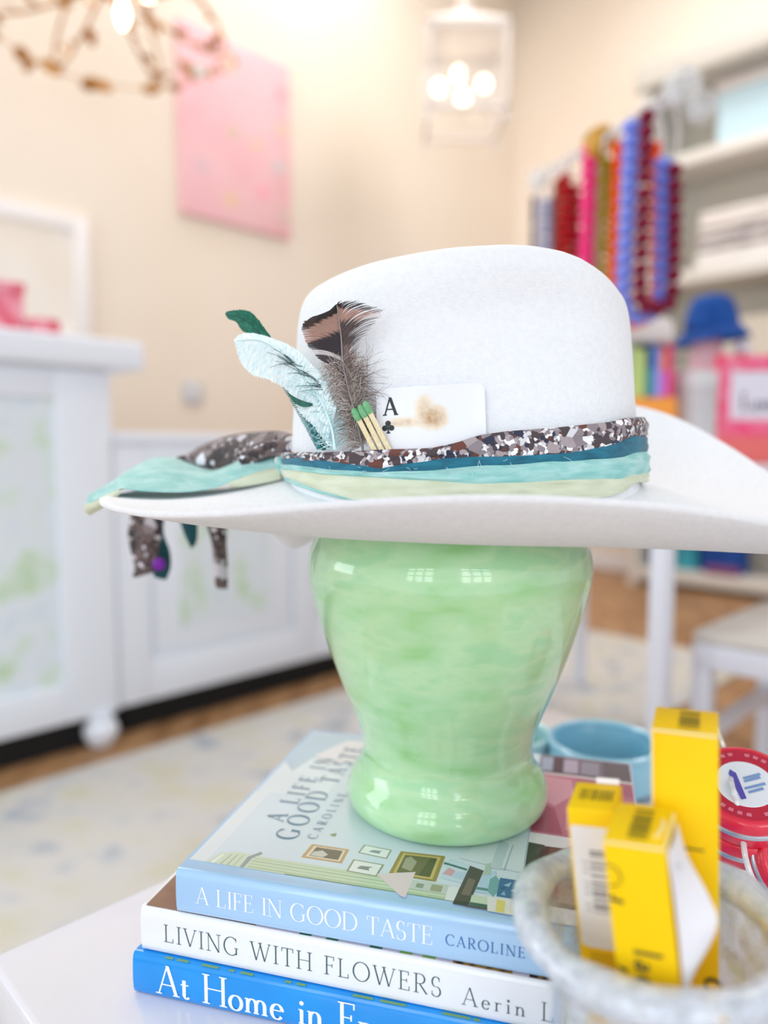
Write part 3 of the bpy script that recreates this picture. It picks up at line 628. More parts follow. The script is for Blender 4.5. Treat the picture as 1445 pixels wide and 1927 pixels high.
# ------------------------------------------------------------------ books
def axes(a): a = R(a); return np.array([cos(a), -sin(a), 0]), np.array([sin(a), cos(a), 0])
UP = np.array([0, 0, 1.])
m_pages = M('paper_block', 'efeae0', .9, noise=(['e2dccf', 'f3efe6'], 900, 1, (1, 1, 40)))
def book(corner, ang, Lu, D, h, mat, lab, grp='coffee table books stacked under the green vase'):
    """corner = top front left point of the spine"""
    e, n = axes(ang); c = np.array(corner); z0 = c[2] - h
    t = T('book', c + e * Lu / 2 + n * D / 2 - UP * h, lab, 'book', grp)
    b = .0022; prof = [(D, h), (.010, h), (.0068, h - .0006), (.004, h)]
    prof += [(.0012 - .0012 * sin(q), h - .0012 + .0012 * sin(q) - .0012 * (1 - cos(q))) for q in np.linspace(.2, pi / 2, 4)]
    k = 8; prof = [(D, h), (.0105, h), (.0075, h - .0004), (.0045, h), (.0016, h - .0002), (.0004, h - .0012)]
    prof += [(-.0006 * sin(pi * i / k), h - .0012 - (h - .0024) * i / k) for i in range(1, k)]
    prof += [(.0004, .0012), (.0016, .0002), (.0045, 0), (D, 0), (D, b), (.006, b), (.0035, b + .002), (.0035, h - b - .002), (.006, h - b), (D, h - b)]
    g = G().rings([[c + e * u + n * w_ - UP * (h - z) for w_, z in prof] for u in (0, Lu)], True, True)
    cover = t.part('cover', g, mat)
    t.part('page_block', G().obox(c + e * .003 + n * .004, e, n, Lu - .006, D - .007, z0 + b + .0001, c[2] - b - .0001), m_pages, smooth=False)
    return t, cover, e, n, c
m_top = M('jacket_light_blue', 'acd2f6', .22, coat=.5, noise=(['a9d0f5', 'b2d6f8'], 8, 1))
m_mid = M('jacket_white', 'f3f5fb', .25, coat=.4); m_bot = M('jacket_azure', '0a93e8', .2, coat=.3, noise=(['0690e6', '0e98ec'], 30, 2))
cT_ = atz(331, 1636, .624); cM_ = atz(265, 1706, .5987); cB_ = atz(250, 1792, .5725)
tb, cvB, eB, nB, cB = book(cB_, 15.2, .30, .225, .0243, m_bot, 'bright blue hardcover book at the bottom of the stack on the white table')
tm, cvM, eM, nM, cM = book(cM_, 15.6, .262, .22, .0260, m_mid, 'white hardcover book in the middle of the stack with dark spine lettering')
tt, cvT, eT, nT, cTp = book(cT_, 15.2, .252, .2135, .0251, m_top, 'pale blue hardcover book on top of the stack under the green vase')
ink_w = M('ink_white', 'fafcff', .4); ink_g = M('ink_green_grey', '3d5a58', .5); ink_b = M('ink_blue', '2c6fb4', .5); ink_s = M('ink_slate', '6d8ba3', .5)
g = text_g(G(), 'A LIFE IN GOOD TASTE', cTp + eT * .0125 - UP * (.0251 - .0079) - nT * .0005, eT, UP, -nT, .0098, .133); tt.part('spine_title', g, ink_w, cvT, smooth=False)
g = text_g(G(), 'CAROLINE GEE', cTp + eT * .1518 - UP * (.0251 - .0094) - nT * .0005, eT, UP, -nT, .0056, .058, .12, .045); tt.part('author_name', g, ink_b, cvT, smooth=False, label='blue author lettering')
g = text_g(G(), 'LIVING WITH FLOWERS', cM + eM * .0148 - UP * (.0260 - .0083) - nM * .0005, eM, UP, -nM, .0102, .158, .075, .032); tm.part('spine_title', g, ink_g, cvM, smooth=False)
g = text_g(G(), 'Aerin Lauder', cM + eM * .1835 - UP * (.0260 - .0068) - nM * .0005, eM, UP, -nM, .0096, .0775, .075, .032); tm.part('author_name', g, ink_g, cvM, smooth=False)
g = text_g(G(), 'At Home in France', cB + eB * .0155 - UP * (.0243 - .0036) - nB * .0005, eB, UP, -nB, .0172, .1606, .12, .042); tb.part('spine_title', g, ink_w, cvB, smooth=False)
# front cover printing of the top book: (colour, [(along spine, depth)...])
PR = [
 ('dbe8f4', [(.002, .011), (.186, .011), (.186, .212), (.002, .212)]),
 ('e4eef6', [(.004, .10), (.05, .10), (.05, .212), (.004, .212)]),
 ('bcd4e4', [(.002, .15), (.014, .135), (.02, .16), (.03, .165), (.034, .19), (.05, .2), (.05, .212), (.002, .212)]),
 ('e9e9ee', [(.02, .165), (.034, .15), (.06, .17), (.06, .2), (.035, .2)]),
 ('e6edf3', [(.002, .011), (.012, .011), (.012, .10), (.002, .10)]),
 ('d5e3cf', [(.012, .011), (.038, .011), (.036, .024), (.026, .026), (.016, .022)]),
 ('f2f5f2', [(.015, .0112), (.017, .0112), (.019, .021), (.0178, .021)]), ('a9b79a', [(.021, .0112), (.0218, .0112), (.0232, .022), (.0226, .022)]), ('9fae92', [(.025, .0112), (.0257, .0112), (.0266, .023), (.0261, .023)]), ('b2bea4', [(.029, .0112), (.0296, .0112), (.0300, .023), (.0295, .023)]),
 ('9aa7a8', [(.033, .0112), (.0355, .0112), (.036, .021), (.040, .027), (.038, .029), (.033, .022)]),
 ('cfe0c6', [(.037, .011), (.158, .011), (.158, .024), (.037, .024)]),
 ('a9c39c', [(.037, .0125), (.157, .0125), (.157, .0133), (.037, .0133)]), ('b5cca8', [(.037, .0155), (.157, .0155), (.157, .0162), (.037, .0162)]), ('9fbb92', [(.037, .0185), (.157, .0185), (.157, .0191), (.037, .0191)]), ('bcd2b0', [(.037, .0212), (.157, .0212), (.157, .0219), (.037, .0219)]), ('7f9a5e', [(.06, .011), (.157, .011), (.157, .0118), (.06, .0118)]),
 ('c7a374', [(.0625, .0295), (.0870, .0295), (.0865, .0445), (.0635, .0445)]), ('e8dcc4', [(.0645, .0310), (.0852, .0310), (.0848, .0430), (.0655, .0430)]), ('6d6a58', [(.0665, .0322), (.0838, .0322), (.0835, .0420), (.0672, .0420)]), ('cfcfc8', [(.0668, .0328), (.0745, .0326), (.0765, .036), (.072, .0395), (.0675, .037)]),
 ('9aa58c', [(.0925, .0425), (.1103, .0405), (.1106, .0505), (.0935, .0520)]), ('f1f4f4', [(.0935, .0432), (.1095, .0415), (.1097, .0497), (.0944, .0511)]), ('8d9a9c', [(.098, .0452), (.105, .0445), (.1045, .0462), (.1055, .0478), (.1, .0476)]),
 ('8f9c80', [(.0918, .0228), (.1094, .0222), (.1103, .0345), (.0920, .0352)]), ('f1f4f4', [(.0928, .0236), (.1085, .0230), (.1093, .0337), (.0930, .0343)]), ('84928f', [(.0965, .027), (.104, .0265), (.103, .0285), (.105, .0305), (.098, .0300)]),
 ('a38b45', [(.1150, .0260), (.1415, .0258), (.1418, .0520), (.1160, .0505)]), ('d0bb74', [(.1172, .0275), (.1393, .0275), (.1396, .0502), (.1178, .0490)]), ('6f6a42', [(.1188, .0290), (.1376, .0290), (.1379, .0486), (.1194, .0475)]), ('a9a58c', [(.1205, .034), (.1265, .032), (.1275, .042), (.123, .0465), (.1205, .044)]), ('55552f', [(.131, .0292), (.1374, .0292), (.1377, .0478), (.134, .0478)]),
 ('ead9de', [(.1085, .0245), (.1290, .0320), (.1290, .0075), (.1260, .0085)]),
 ('cdd6cf', [(.129, .016), (.150, .016), (.150, .0245), (.129, .0245)]), ('94a08c', [(.132, .018), (.136, .018), (.136, .022), (.132, .022)]), ('a3a78a', [(.140, .017), (.146, .017), (.146, .023), (.140, .023)]),
 ('e9eef0', [(.149, .0112), (.1545, .0112), (.1545, .024), (.149, .024)]), ('cfe2f2', [(.143, .030), (.156, .028), (.158, .046), (.145, .050)]), ('dba9b6', [(.1435, .034), (.149, .033), (.150, .039), (.146, .041)]), ('40746f', [(.1425, .046), (.156, .0425), (.156, .0405), (.1425, .044)]), ('bfd6ee', [(.150, .032), (.156, .031), (.156, .039), (.150, .038)]),
 ('4d4544', [(.1535, .0090), (.1615, .0088), (.1650, .0430), (.1570, .0460)]), ('7a6a62', [(.1565, .018), (.161, .018), (.162, .033), (.158, .034)]), ('2e2b2c', [(.1535, .0090), (.1615, .0088), (.1618, .012), (.1538, .0122)]),
 ('b9d8ef', [(.163, .022), (.172, .022), (.172, .044), (.166, .044)]), ('40605a', [(.162, .0092), (.172, .0092), (.172, .0125), (.162, .0125)]), ('5f8d92', [(.163, .0245), (.172, .0245), (.172, .0268), (.163, .0268)]), ('5b4440', [(.160, .0085), (.172, .0085), (.172, .0095), (.160, .0095)]), ('cfe0c6', [(.162, .0127), (.172, .0127), (.172, .019), (.162, .019)]),
 ('d2e3ec', [(.170, .020), (.186, .020), (.186, .040), (.170, .040)]), ('386f9e', [(.1745, .021), (.186, .021), (.186, .0385), (.1745, .0385)]), ('90b7d6', [(.1765, .023), (.179, .023), (.178, .027)]), ('b9d3e6', [(.181, .028), (.184, .027), (.184, .031)]), ('9fc3de', [(.177, .032), (.18, .031), (.181, .036)]), ('1f4f80', [(.181, .0225), (.185, .022), (.185, .0255)]), ('1f4f80', [(.1755, .0285), (.178, .0285), (.178, .031)]), ('7ba9cc', [(.183, .034), (.186, .033), (.186, .038)]),
 ('77aeb4', [(.1695, .024), (.173, .020), (.1745, .024), (.1745, .036), (.172, .040), (.1695, .036)]),
 ('eeecea', [(.1715, .0075), (.186, .0072), (.186, .020), (.1700, .020)]), ('e9dc7c', [(.1755, .0080), (.1800, .0080), (.1795, .018), (.1750, .0185)]), ('f4efd6', [(.181, .0080), (.186, .0080), (.186, .018), (.183, .016)]),
 ('d9e6ea', [(.150, .052), (.186, .046), (.186, .085), (.160, .080)]), ('c2d4da', [(.168, .047), (.174, .046), (.176, .075), (.170, .078)]), ('9fb4bc', [(.1755, .046), (.1763, .046), (.1785, .074), (.1778, .074)]), ('b4cbb9', [(.1655, .039), (.169, .040), (.168, .052), (.1655, .050)]),
 ('7d9a5a', [(.070, .057), (.074, .056), (.0735, .060)]),
 # the collage down the right side
 ('efecef', [(.1865, .0065), (.251, .0065), (.251, .212), (.1865, .212)]), ('263026', [(.1867, .007), (.198, .007), (.196, .079), (.1867, .080)]), ('4a322a', [(.1965, .020), (.250, .018), (.250, .078), (.1955, .078)]), ('84614f', [(.199, .048), (.25, .046), (.25, .062), (.199, .064)]), ('6d4c3f', [(.199, .066), (.25, .064), (.25, .0775), (.199, .0775)]), ('a37d68', [(.205, .024), (.25, .022), (.25, .043), (.205, .045)]),
 ('c3788c', [(.1867, .092), (.2505, .090), (.2505, .176), (.1867, .178)]), ('d9a0b0', [(.187, .14), (.2, .13), (.212, .15), (.21, .172), (.187, .176)]), ('a8536a', [(.187, .094), (.206, .094), (.2, .126), (.187, .135)]), ('d493a5', [(.207, .10), (.226, .098), (.23, .12), (.22, .15), (.208, .13)]), ('9d4a62', [(.228, .094), (.25, .094), (.25, .12), (.236, .13)]), ('b0647a', [(.213, .160), (.25, .155), (.25, .174), (.214, .176)]),
 ('6f6a76', [(.1867, .1805), (.2505, .1785), (.2505, .211), (.1867, .212)]), ('a3b4cc', [(.188, .184), (.196, .184), (.196, .208), (.188, .208)]), ('4c4650', [(.1965, .182), (.203, .182), (.203, .211), (.1965, .211)]), ('b3b0c4', [(.204, .184), (.214, .184), (.214, .207), (.204, .207)]), ('54505a', [(.232, .181), (.25, .181), (.25, .210), (.232, .210)]), ('9694a6', [(.216, .184), (.229, .183), (.229, .206), (.216, .206)]),
]
g = G(); pm = []
for i, (cx_, ps) in enumerate(PR):
    mm = M('print_' + cx_, cx_, .28, coat=.35)
    if mm not in pm: pm.append(mm)
    g.mat(pm.index(mm)); pts = [cTp + eT * u + nT * v + UP * (.00012 + i * 4e-6) for u, v in ps]
    a = sum(ps[k][0] * ps[(k + 1) % len(ps)][1] - ps[(k + 1) % len(ps)][0] * ps[k][1] for k in range(len(ps)))
    g.poly(pts if a > 0 else pts[::-1])
tt.part('cover_picture', g, pm, cvT, smooth=False, label='printed picture of a pale blue room')
g = G()
text_g(g, 'A LIFE IN', cTp + eT * .0365 + nT * .0640 + UP * .0003, nT, -eT, UP, .0125, .098, .12, .04)
text_g(g, 'GOOD TASTE', cTp + eT * .0520 + nT * .0455 + UP * .0003, nT, -eT, UP, .0135, .142, .12, .04)
text_g(g, 'CAROLINE', cTp + eT * .0640 + nT * .0500 + UP * .0003, nT, -eT, UP, .0060, .06, .12, .04)
tt.part('cover_title', g, ink_s, cvT, smooth=False)
# middle book cover picture: only its rim shows
g = G(); pm = [M('print_brown_wood', '8c6753', .4, noise=(['7d5a48', '9a7560'], 30, 3)), M('print_blush', 'dccfd6', .4), M('print_leaf', '2f7a58', .4), M('print_gold', '9a7236', .4, noise=(['4b3415', 'c49a4e'], 260, 2)), M('print_leaf2', '8fb55e', .4), M('print_dark', '4a2f24', .4)]
def mp(i, ps, k):
    g.mat(i); pts = [cM + eM * u + nM * v + UP * (.00012 + k * 4e-6) for u, v in ps]; g.poly(pts)
mp(0, [(.002, .002), (.07, .002), (.07, .218), (.002, .218)], 0); mp(1, [(.07, .0015), (.26, .0015), (.26, .218), (.07, .218)], 1)
for k, (a, i) in enumerate(((.095, 2), (.110, 2), (.134, 2), (.15, 4), (.162, 4))): mp(i, [(a, .0016), (a + .007, .0017), (a + .008, .006), (a + .002, .007)], 2 + k)
mp(3, [(.178, .0016), (.214, .0016), (.214, .012), (.178, .012)], 8); mp(1, [(.208, .0016), (.215, .0016), (.213, .012), (.206, .012)], 9); mp(5, [(.216, .0016), (.25, .0016), (.25, .012), (.216, .012)], 9); mp(3, [(.22, .002), (.242, .002), (.242, .008), (.22, .008)], 10)
tm.part('cover_picture', g, pm, cvM, smooth=False, label='printed picture of brown wood and flowers')
g = G(); rr = random.Random(11)
for k in range(26):
    u = rr.uniform(.02, .27); ln = rr.uniform(.003, .012); q = cB + eB * u + nB * .0008 + UP * (.00004 + 4e-6 * k)
    g.add([q - nB * .0006, q + eB * ln - nB * .0006, q + eB * ln + nB * .0012, q + nB * .0012], [(0, 1, 2, 3)])
tb.part('cover_picture', g, M('print_leaf3', '7fae74', .5), cvB, smooth=False, label='green leaf edge of the printed cover')

# ------------------------------------------------------------------ vase
VX, VY = at(843, 1100, .474)[0], .474
m_jade = M('jade_glaze', 'a7da9b', .35, coat=1.0, spec=.35, noise=(['9bd490', 'aadca1', 'b3e0ae', 'bde4b2', 'aaddaa'], 22, 5, (1, 1, 2.6)), bump=(40, .05, .002))
prof_px = [(1030, 262), (1055, 266), (1075, 266), (1098, 262), (1150, 249), (1217, 227), (1288, 199), (1347, 174), (1375, 166), (1394, 163), (1410, 165), (1428, 171)]
pr = [(r * VY / F * .995, at(843, y, VY)[2]) for y, r in prof_px]
pr = [(.0, .958), (.034, .957), (.046, .950), (.050, .935), (.050, .86), (.058, .838), (.071, .822), (.082, .808)] + pr + [(.0622, .6470), (.0642, .6425), (.0655, .6380), (.0655, .6335), (.0643, .6296), (.0618, .6267), (.0580, .6249), (.052, .6243), (.0, .6243)]
cv = np.array(cr([(a, b, 0) for a, b in pr], 260)); ker = np.hanning(13); ker /= ker.sum()
cv[8:-22] = np.stack([np.convolve(np.pad(cv[:, k], 6, 'edge'), ker, 'valid') for k in range(3)], 1)[8:-22]
g = G().lathe([VX, VY, 0], [(max(p[0], .0005), p[1]) for p in cv][::-1], 128)
m_jade.node_tree.nodes['Principled BSDF'].inputs['Coat IOR'].default_value = 1.55; m_jade.node_tree.nodes['Principled BSDF'].inputs['Coat Roughness'].default_value = .07
one('vase', g, m_jade, [VX, VY, .6243], 'glossy jade green ceramic vase wearing the white hat on the book stack', 'vase')

# ------------------------------------------------------------------ hat
HX, HY = .052, .49
hat = T('cowboy_hat', [HX, HY, EYE - .035], 'white felt cowboy hat with a scarf band resting on the green vase', 'hat')
m_felt = M('white_felt', 'eeeff3', .95, sheen=.2, noise=(['ecedf1', 'f1f2f5'], 300, 3), bump=(650, .45, .0012))
RIDGE = [(545, 499), (600, 497), (650, 489), (700, 481), (750, 475), (850, 463), (950, 457), (1000, 457), (1060, 462), (1100, 470), (1150, 486), (1195, 503)]
RX = np.array([at(px, py, .424)[0] for px, py in RIDGE]); RZ = np.array([at(px, py, .424)[2] for px, py in RIDGE])
ZB = EYE - .034; EXN = 2 / 2.3
def zbf(phi): return EYE - .0185 - .0155 * sin(phi)
def spow(v, p): return math.copysign(abs(v) ** p, v)
def crown_pt(phi, h, rho=1.0, z=None):
    """phi 0 right, 90 toward the camera; h height fraction; rho inset toward the axis"""
    c_, s_ = spow(cos(phi), EXN), spow(sin(phi), EXN)
    a = (.1108 - .0090 * h) if c_ > 0 else (.1130 - .0065 * h); b = .092 - .010 * h
    x = HX + a * c_ * rho; y = HY - b * s_ * rho
    zt = float(np.interp(x, RX, RZ)); zb_ = zbf(phi); zz = zb_ + (zt - zb_) * h
    if s_ > 0:                                        # soft side pinch
        d = .009 * math.exp(-((x - .085) / .042) ** 2) * math.exp(-((h - .74) / .15) ** 2); y += d * rho
        y += .005 * math.exp(-((x - .01) / .05) ** 2) * math.exp(-((h - .68) / .16) ** 2) * rho
    return np.array([x, y, zz])
NP = 128; rs = []; nexp = 12.5
for i in range(46):
    if i < 34: psi = pi / 2 * i / 33 * .985
    else: psi = pi / 2 * .985
    h = sin(psi) ** (2 / nexp) if i else 0; rho = cos(psi) ** (2 / nexp)
    if i >= 34: rho = rho * (1 - (i - 33) / 12.2)
    ring = []
    for k in range(NP):
        p = crown_pt(2 * pi * k / NP, h, rho)
        if rho < .8: p[2] -= .030 * (1 - (rho / .8) ** 2)
        ring.append(p)
    rs.append(ring)
hat.part('crown', G().rings(rs, False, True), m_felt)
ZE = [(0, -.046), (20, -.052), (45, -.047), (60, -.034), (75, -.024), (90, -.0195), (105, -.0225), (120, -.0285), (135, -.0316), (150, -.0305), (165, -.029), (180, -.030), (200, -.027), (225, -.013), (250, .010), (270, .034), (290, .047), (300, .045), (315, .031), (330, .001), (345, -.030), (360, -.046)]
ZC = [(0, -.046), (30, -.064), (60, -.063), (90, -.0610), (115, -.054), (135, -.046), (160, -.036), (180, -.034), (220, -.036), (270, -.038), (320, -.042), (360, -.046)]
def brim_pt(deg, q, dz=0):
    phi = R(deg); i0 = crown_pt(phi, 0)
    c_, s_ = cos(phi), sin(phi)
    o = np.array([HX + (.255 if c_ > 0 else .2285) * spow(c_, .93), HY - (.17 if s_ > 0 else .185) * spow(s_, .93)])
    xy = i0[:2] * (1 - q) + o * q
    ze = EYE + np.interp(deg, *zip(*ZE)); zc = EYE + np.interp(deg, *zip(*ZC))
    return np.array([xy[0], xy[1], (1 - q) ** 2 * zbf(phi) + 2 * q * (1 - q) * zc + q * q * ze + dz])
def smooth_tab(tab):
    xs = np.arange(-180, 541, 1.); t2 = [(a - 360, b) for a, b in tab[:-1]] + tab + [(a + 360, b) for a, b in tab[1:]]
    ys = np.interp(xs, *zip(*t2)); ker = np.hanning(23); ker /= ker.sum(); ys = np.convolve(ys, ker, 'same')
    return [(a, b) for a, b in zip(xs, ys) if 0 <= a <= 360]
ZE, ZC = smooth_tab(ZE), smooth_tab(ZC)
rs = []; th_ = .0034
for q in np.linspace(-.02, 1, 22): rs.append([brim_pt(k * 2.5, q, th_ / 2) for k in range(144)])
for q, dz in ((1.006, th_ * .38), (1.009, 0), (1.006, -th_ * .38)): rs.append([brim_pt(k * 2.5, q, dz) for k in range(144)])
for q in np.linspace(1, -.02, 22): rs.append([brim_pt(k * 2.5, q, -th_ / 2) for k in range(144)])
rs.append(rs[0]); hat.part('brim', G().rings(rs), m_felt)
# bands: edge heights read along the front, in the photo's pixels
BT = {
 'print_t': [(545, 851), (617, 851), (714, 846), (811, 843), (859, 833), (898, 819), (956, 811), (1053, 804), (1150, 794), (1191, 785)],
 'print_b': [(544, 864), (641, 876), (714, 886), (772, 876), (830, 866), (908, 866), (1004, 863), (1101, 852), (1164, 840), (1191, 826)],
 'teal_t': [(530, 850), (641, 866), (714, 872), (772, 866), (830, 856), (908, 856), (1004, 852), (1101, 842), (1164, 828), (1193, 812)],
 'teal_b': [(530, 877), (617, 888), (714, 893), (811, 891), (908, 881), (1004, 876), (1101, 874), (1174, 866), (1195, 857)],
 'aqua_t': [(530, 872), (617, 882), (714, 887), (811, 885), (908, 873), (1004, 868), (1101, 864), (1174, 858), (1195, 850)],
 'aqua_b': [(530, 884), (617, 893), (762, 903), (908, 911), (1004, 907), (1101, 903), (1164, 902), (1198, 893)],
 'cream_t': [(530, 876), (617, 887), (762, 896), (908, 904), (1004, 900), (1101, 896), (1164, 894), (1199, 888)],
 'cream_b': [(530, 896), (593, 920), (665, 940), (760, 949), (870, 951), (1004, 944), (1100, 940), (1145, 934), (1174, 926), (1199, 908)],
 'slip_t': [(530, 890), (593, 910), (665, 928), (760, 940), (1199, 890)], 'slip_b': [(530, 902), (560, 915), (593, 926), (665, 944), (760, 953), (870, 954), (1004, 946), (1199, 901)],
}
def band(name, kt, kb, off, mat, wr, seed, label=None, thick=.0016):
    r_ = np.random.RandomState(seed); ph = r_.rand(8) * 6.28; rs = []; NB = 180
    for k in range(NB):
        phi = 2 * pi * k / NB; p = crown_pt(phi, .08); nrm = np.array([cos(phi), -sin(phi) * 1.15, 0]); nrm /= np.linalg.norm(nrm)
        zz = []
        for key in (kt, kb):
            pxs, pys = zip(*BT[key])
            pf = p if sin(phi) >= -.05 else crown_pt(-phi, .08)
            px = proj(pf + nrm * off)[0]; py = np.interp(px, pxs, pys); Yd = max(pf[1], .38) if sin(phi) >= -.05 else HY
            z_ = at(px, py, (pf + nrm * off * (1 if sin(phi) >= 0 else 0))[1] if sin(phi) >= -.05 else HY)[2]
            zz.append(z_)
        zt_, zb_ = zz
        row = []
        m_ = 9
        for side in (1, -1):
            for j in range(m_ + 1):
                f = j / m_ if side > 0 else 1 - j / m_
                z_ = zt_ + (zb_ - zt_) * f; hh = max(0., (z_ - ZB) / .15)
                base = crown_pt(phi, min(hh, .5)); base[2] = z_
                ed = min(1, 4.5 * min(f, 1 - f) + .12)
                wv = wr * (sin(phi * 9 + f * 9 + ph[0]) + .7 * sin(phi * 23 - f * 14 + ph[1]) + .5 * sin(f * 21 + phi * 5 + ph[2]))
                row.append(base + nrm * (off + (thick + wv if side > 0 else 0) * ed * 1. - (0 if side > 0 else .0016)))
        rs.append(row)
    rs.append(rs[0]); return hat.part(name, G().rings(rs), mat, label=label)
m_terr = Mchips('terrazzo_cloth', [('d9d6da', 1.8), ('4a3d40', 3.6), ('8d8186', 2.4), ('6b3a30', 1.3), ('2e3046', 1.4), ('a89a9c', 2.0), ('f3f1f3', 1.6)], 185)
m_terr2 = Mchips('terrazzo_tail_cloth', [('4a3b3a', 4), ('6d5c5b', 3.4), ('8d7f80', 2), ('c9c3cb', 1), ('352b2e', 2.2), ('e9e5ec', .55)], 120)
m_teal = M('teal_cloth', '0f6478', .75, sheen=.2, noise=(['0c5a70', '14718a'], 90, 2, (1, 1, 3)), bump=(300, .3, .001)); m_aqua = M('aqua_cloth', '9fd0cc', .85, sheen=.2, noise=(['86c3be', 'aed8d4'], 70, 3, (1, 1, 4)), bump=(260, .4, .001))
m_cream = M('pale_sage_cloth', 'd2d6ba', .85, sheen=.2, noise=(['cbd0b4', 'd8dcc4'], 60, 2, (1, 1, 4)), bump=(260, .35, .001))
band('slip_band', 'slip_t', 'slip_b', .0030, m_aqua, .0002, 1, 'aqua edge under the pale sage band'); band('sage_band', 'cream_t', 'cream_b', .0048, m_cream, .00045, 2, 'pale sage folded cloth band')
band('aqua_band', 'aqua_t', 'aqua_b', .0056, m_aqua, .0004, 3, 'aqua gauze band'); band('teal_band', 'teal_t', 'teal_b', .0048, m_teal, .00025, 4, 'dark teal band'); pbn = band('print_band', 'print_t', 'print_b', .0052, m_terr, .0005, 5, 'brown and white chip printed band')
# frayed threads on the bands
g = G(); rr = np.random.RandomState(8)
for k in range(34):
    px = rr.uniform(575, 1185); py = np.interp(px, *zip(*BT['teal_b'])) + rr.uniform(-16, 10)
    c0 = None
    phi = None
    best = min((abs(proj(crown_pt(R(d), .1))[0] - px), d) for d in range(8, 173, 3))[1]; Yc = crown_pt(R(best), .1)[1] - .0082
    n_ = 7; d = rr.uniform(-.5, .5) if rr.rand() < .7 else rr.uniform(-1.5, 1.5); ln = rr.uniform(6, 26); cu = rr.uniform(-.6, .6); pts = []; x_, y_ = px, py
    for i in range(n_): pts.append(at(x_, y_, Yc - .0006)); x_ += cos(d) * ln / n_; y_ += sin(d) * ln / n_; d += cu
    g.tube(pts, .00010, 4)
hat.part('frayed_threads', g, M('thread_pale', 'bfe0e0', .9), pbn).__setitem__('kind', 'stuff')
# ribbon tails at the left
def pl3(l): return [at(*p) for p in l]
A = pl3([(526, 856, .492), (498, 851, .515), (470, 857, .53), (440, 873, .54), (405, 885, .545), (365, 874, .55), (330, 863, .55), (290, 862, .55), (258, 879, .545), (222, 908, .53), (165, 944, .50)])
B = pl3([(524, 884, .484), (490, 887, .48), (455, 898, .475), (425, 910, .47), (390, 920, .465), (350, 925, .46), (310, 925, .455), (265, 923, .455), (232, 920, .46), (205, 930, .475), (160, 952, .495)])
aq = hat.part('aqua_tail', G().sheet(cr(A, 60), cr(B, 60), 10, .0009, .004, (0, -1, .6)), m_aqua, label='aqua gauze tail lying over the brim')
A = pl3([(232, 919, .4585), (207, 928, .473), (180, 940, .488), (157, 951, .494)]); B = pl3([(226, 928, .459), (209, 946, .474), (190, 958, .488), (171, 969, .496)])
hat.part('sage_tail', G().sheet(cr(A, 20), cr(B, 20), 6, .0009, .002, (0, -1, 0)), m_cream, label='pale sage end of the ribbon')
A = pl3([(528, 878, .486), (495, 884, .483), (460, 897, .478), (428, 910, .473)]); B = pl3([(527, 902, .480), (500, 908, .478), (465, 914, .474), (432, 918, .472)])
hat.part('sage_tail', G().sheet(cr(A, 20), cr(B, 20), 6, .0009, .003, (0, -1, 0)), m_cream)
A = pl3([(552, 818, .492), (525, 812, .51), (490, 813, .53), (455, 816, .54), (420, 823, .55), (385, 836, .555), (358, 852, .56), (334, 868, .56)])
B = pl3([(550, 852, .484), (520, 854, .488), (495, 864, .49), (470, 874, .50), (445, 884, .51), (420, 889, .52), (395, 886, .53), (360, 878, .545)])
hat.part('print_tail', G().sheet(cr(A, 50), cr(B, 50), 10, .0012, .007, (0, -1, .4)), m_terr2, label='brown printed cloth tail')
A = pl3([(548, 830, .488), (515, 832, .49), (485, 842, .494), (455, 856, .50)]); B = pl3([(546, 862, .480), (512, 858, .482), (486, 868, .486), (458, 878, .492)])
hat.part('print_tail', G().sheet(cr(A, 24), cr(B, 24), 8, .0012, .006, (0, -1, .2)), m_terr2)
g = G(); g.sphere(at(531, 876, .483), .0062, 14, 10, (.7, .7, 1.2)); hat.part('knot', g, m_aqua)
# tails that fall behind the brim
def hang(name, Lp_, Rp_, mat, lab=None, bul=.003):
    return hat.part(name, G().sheet(cr(pl3(Lp_), 30), cr(pl3(Rp_), 30), 6, .001, bul, (0, -1, 0)), mat, label=lab)
hang('print_tail', [(262, 900, .60), (250, 950, .607), (241, 1000, .61), (247, 1040, .612), (254, 1068, .612), (247, 1090, .612)], [(310, 902, .60), (306, 950, .602), (304, 1000, .605), (298, 1030, .606), (297, 1058, .607), (288, 1078, .607)], m_terr2, 'brown printed tail hanging below the brim')
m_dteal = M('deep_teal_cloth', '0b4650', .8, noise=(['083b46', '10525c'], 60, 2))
hang('teal_tail', [(292, 905, .612), (290, 950, .618), (294, 1000, .62), (292, 1050, .622), (289, 1084, .622)], [(318, 908, .612), (312, 950, .616), (307, 1000, .618), (319, 1036, .62), (321, 1066, .62), (313, 1091, .62)], m_dteal, 'deep teal tail hanging below the brim')
hang('teal_tail', [(330, 910, .60), (334, 960, .607), (346, 1002, .61), (360, 1032, .612)], [(372, 912, .60), (371, 965, .605), (371, 1010, .61), (367, 1026, .61)], m_dteal)
hang('print_tail', [(372, 915, .595), (385, 975, .60), (398, 1020, .602), (402, 1060, .604), (405, 1102, .604)], [(424, 915, .595), (427, 980, .60), (426, 1020, .602), (428, 1060, .602), (428, 1108, .602)], m_terr2, None, .005)
g = G().sphere(at(299, 1062, .600), .0055, 14, 10, (1, .5, 1)); hat.part('purple_bead', g, M('purple_cloth', '7a12a4', .6), label='small purple pompom')
A = pl3([(508, 985, .55), (512, 1002, .555), (530, 1020, .56)]); B = pl3([(602, 985, .55), (596, 1010, .553), (560, 1032, .56)])
hat.part('liner_flap', G().sheet(cr(A, 12), cr(B, 12), 4, .0008, .002, (0, -1, 0)), M('liner_lilac', 'f1eaf3', .8))

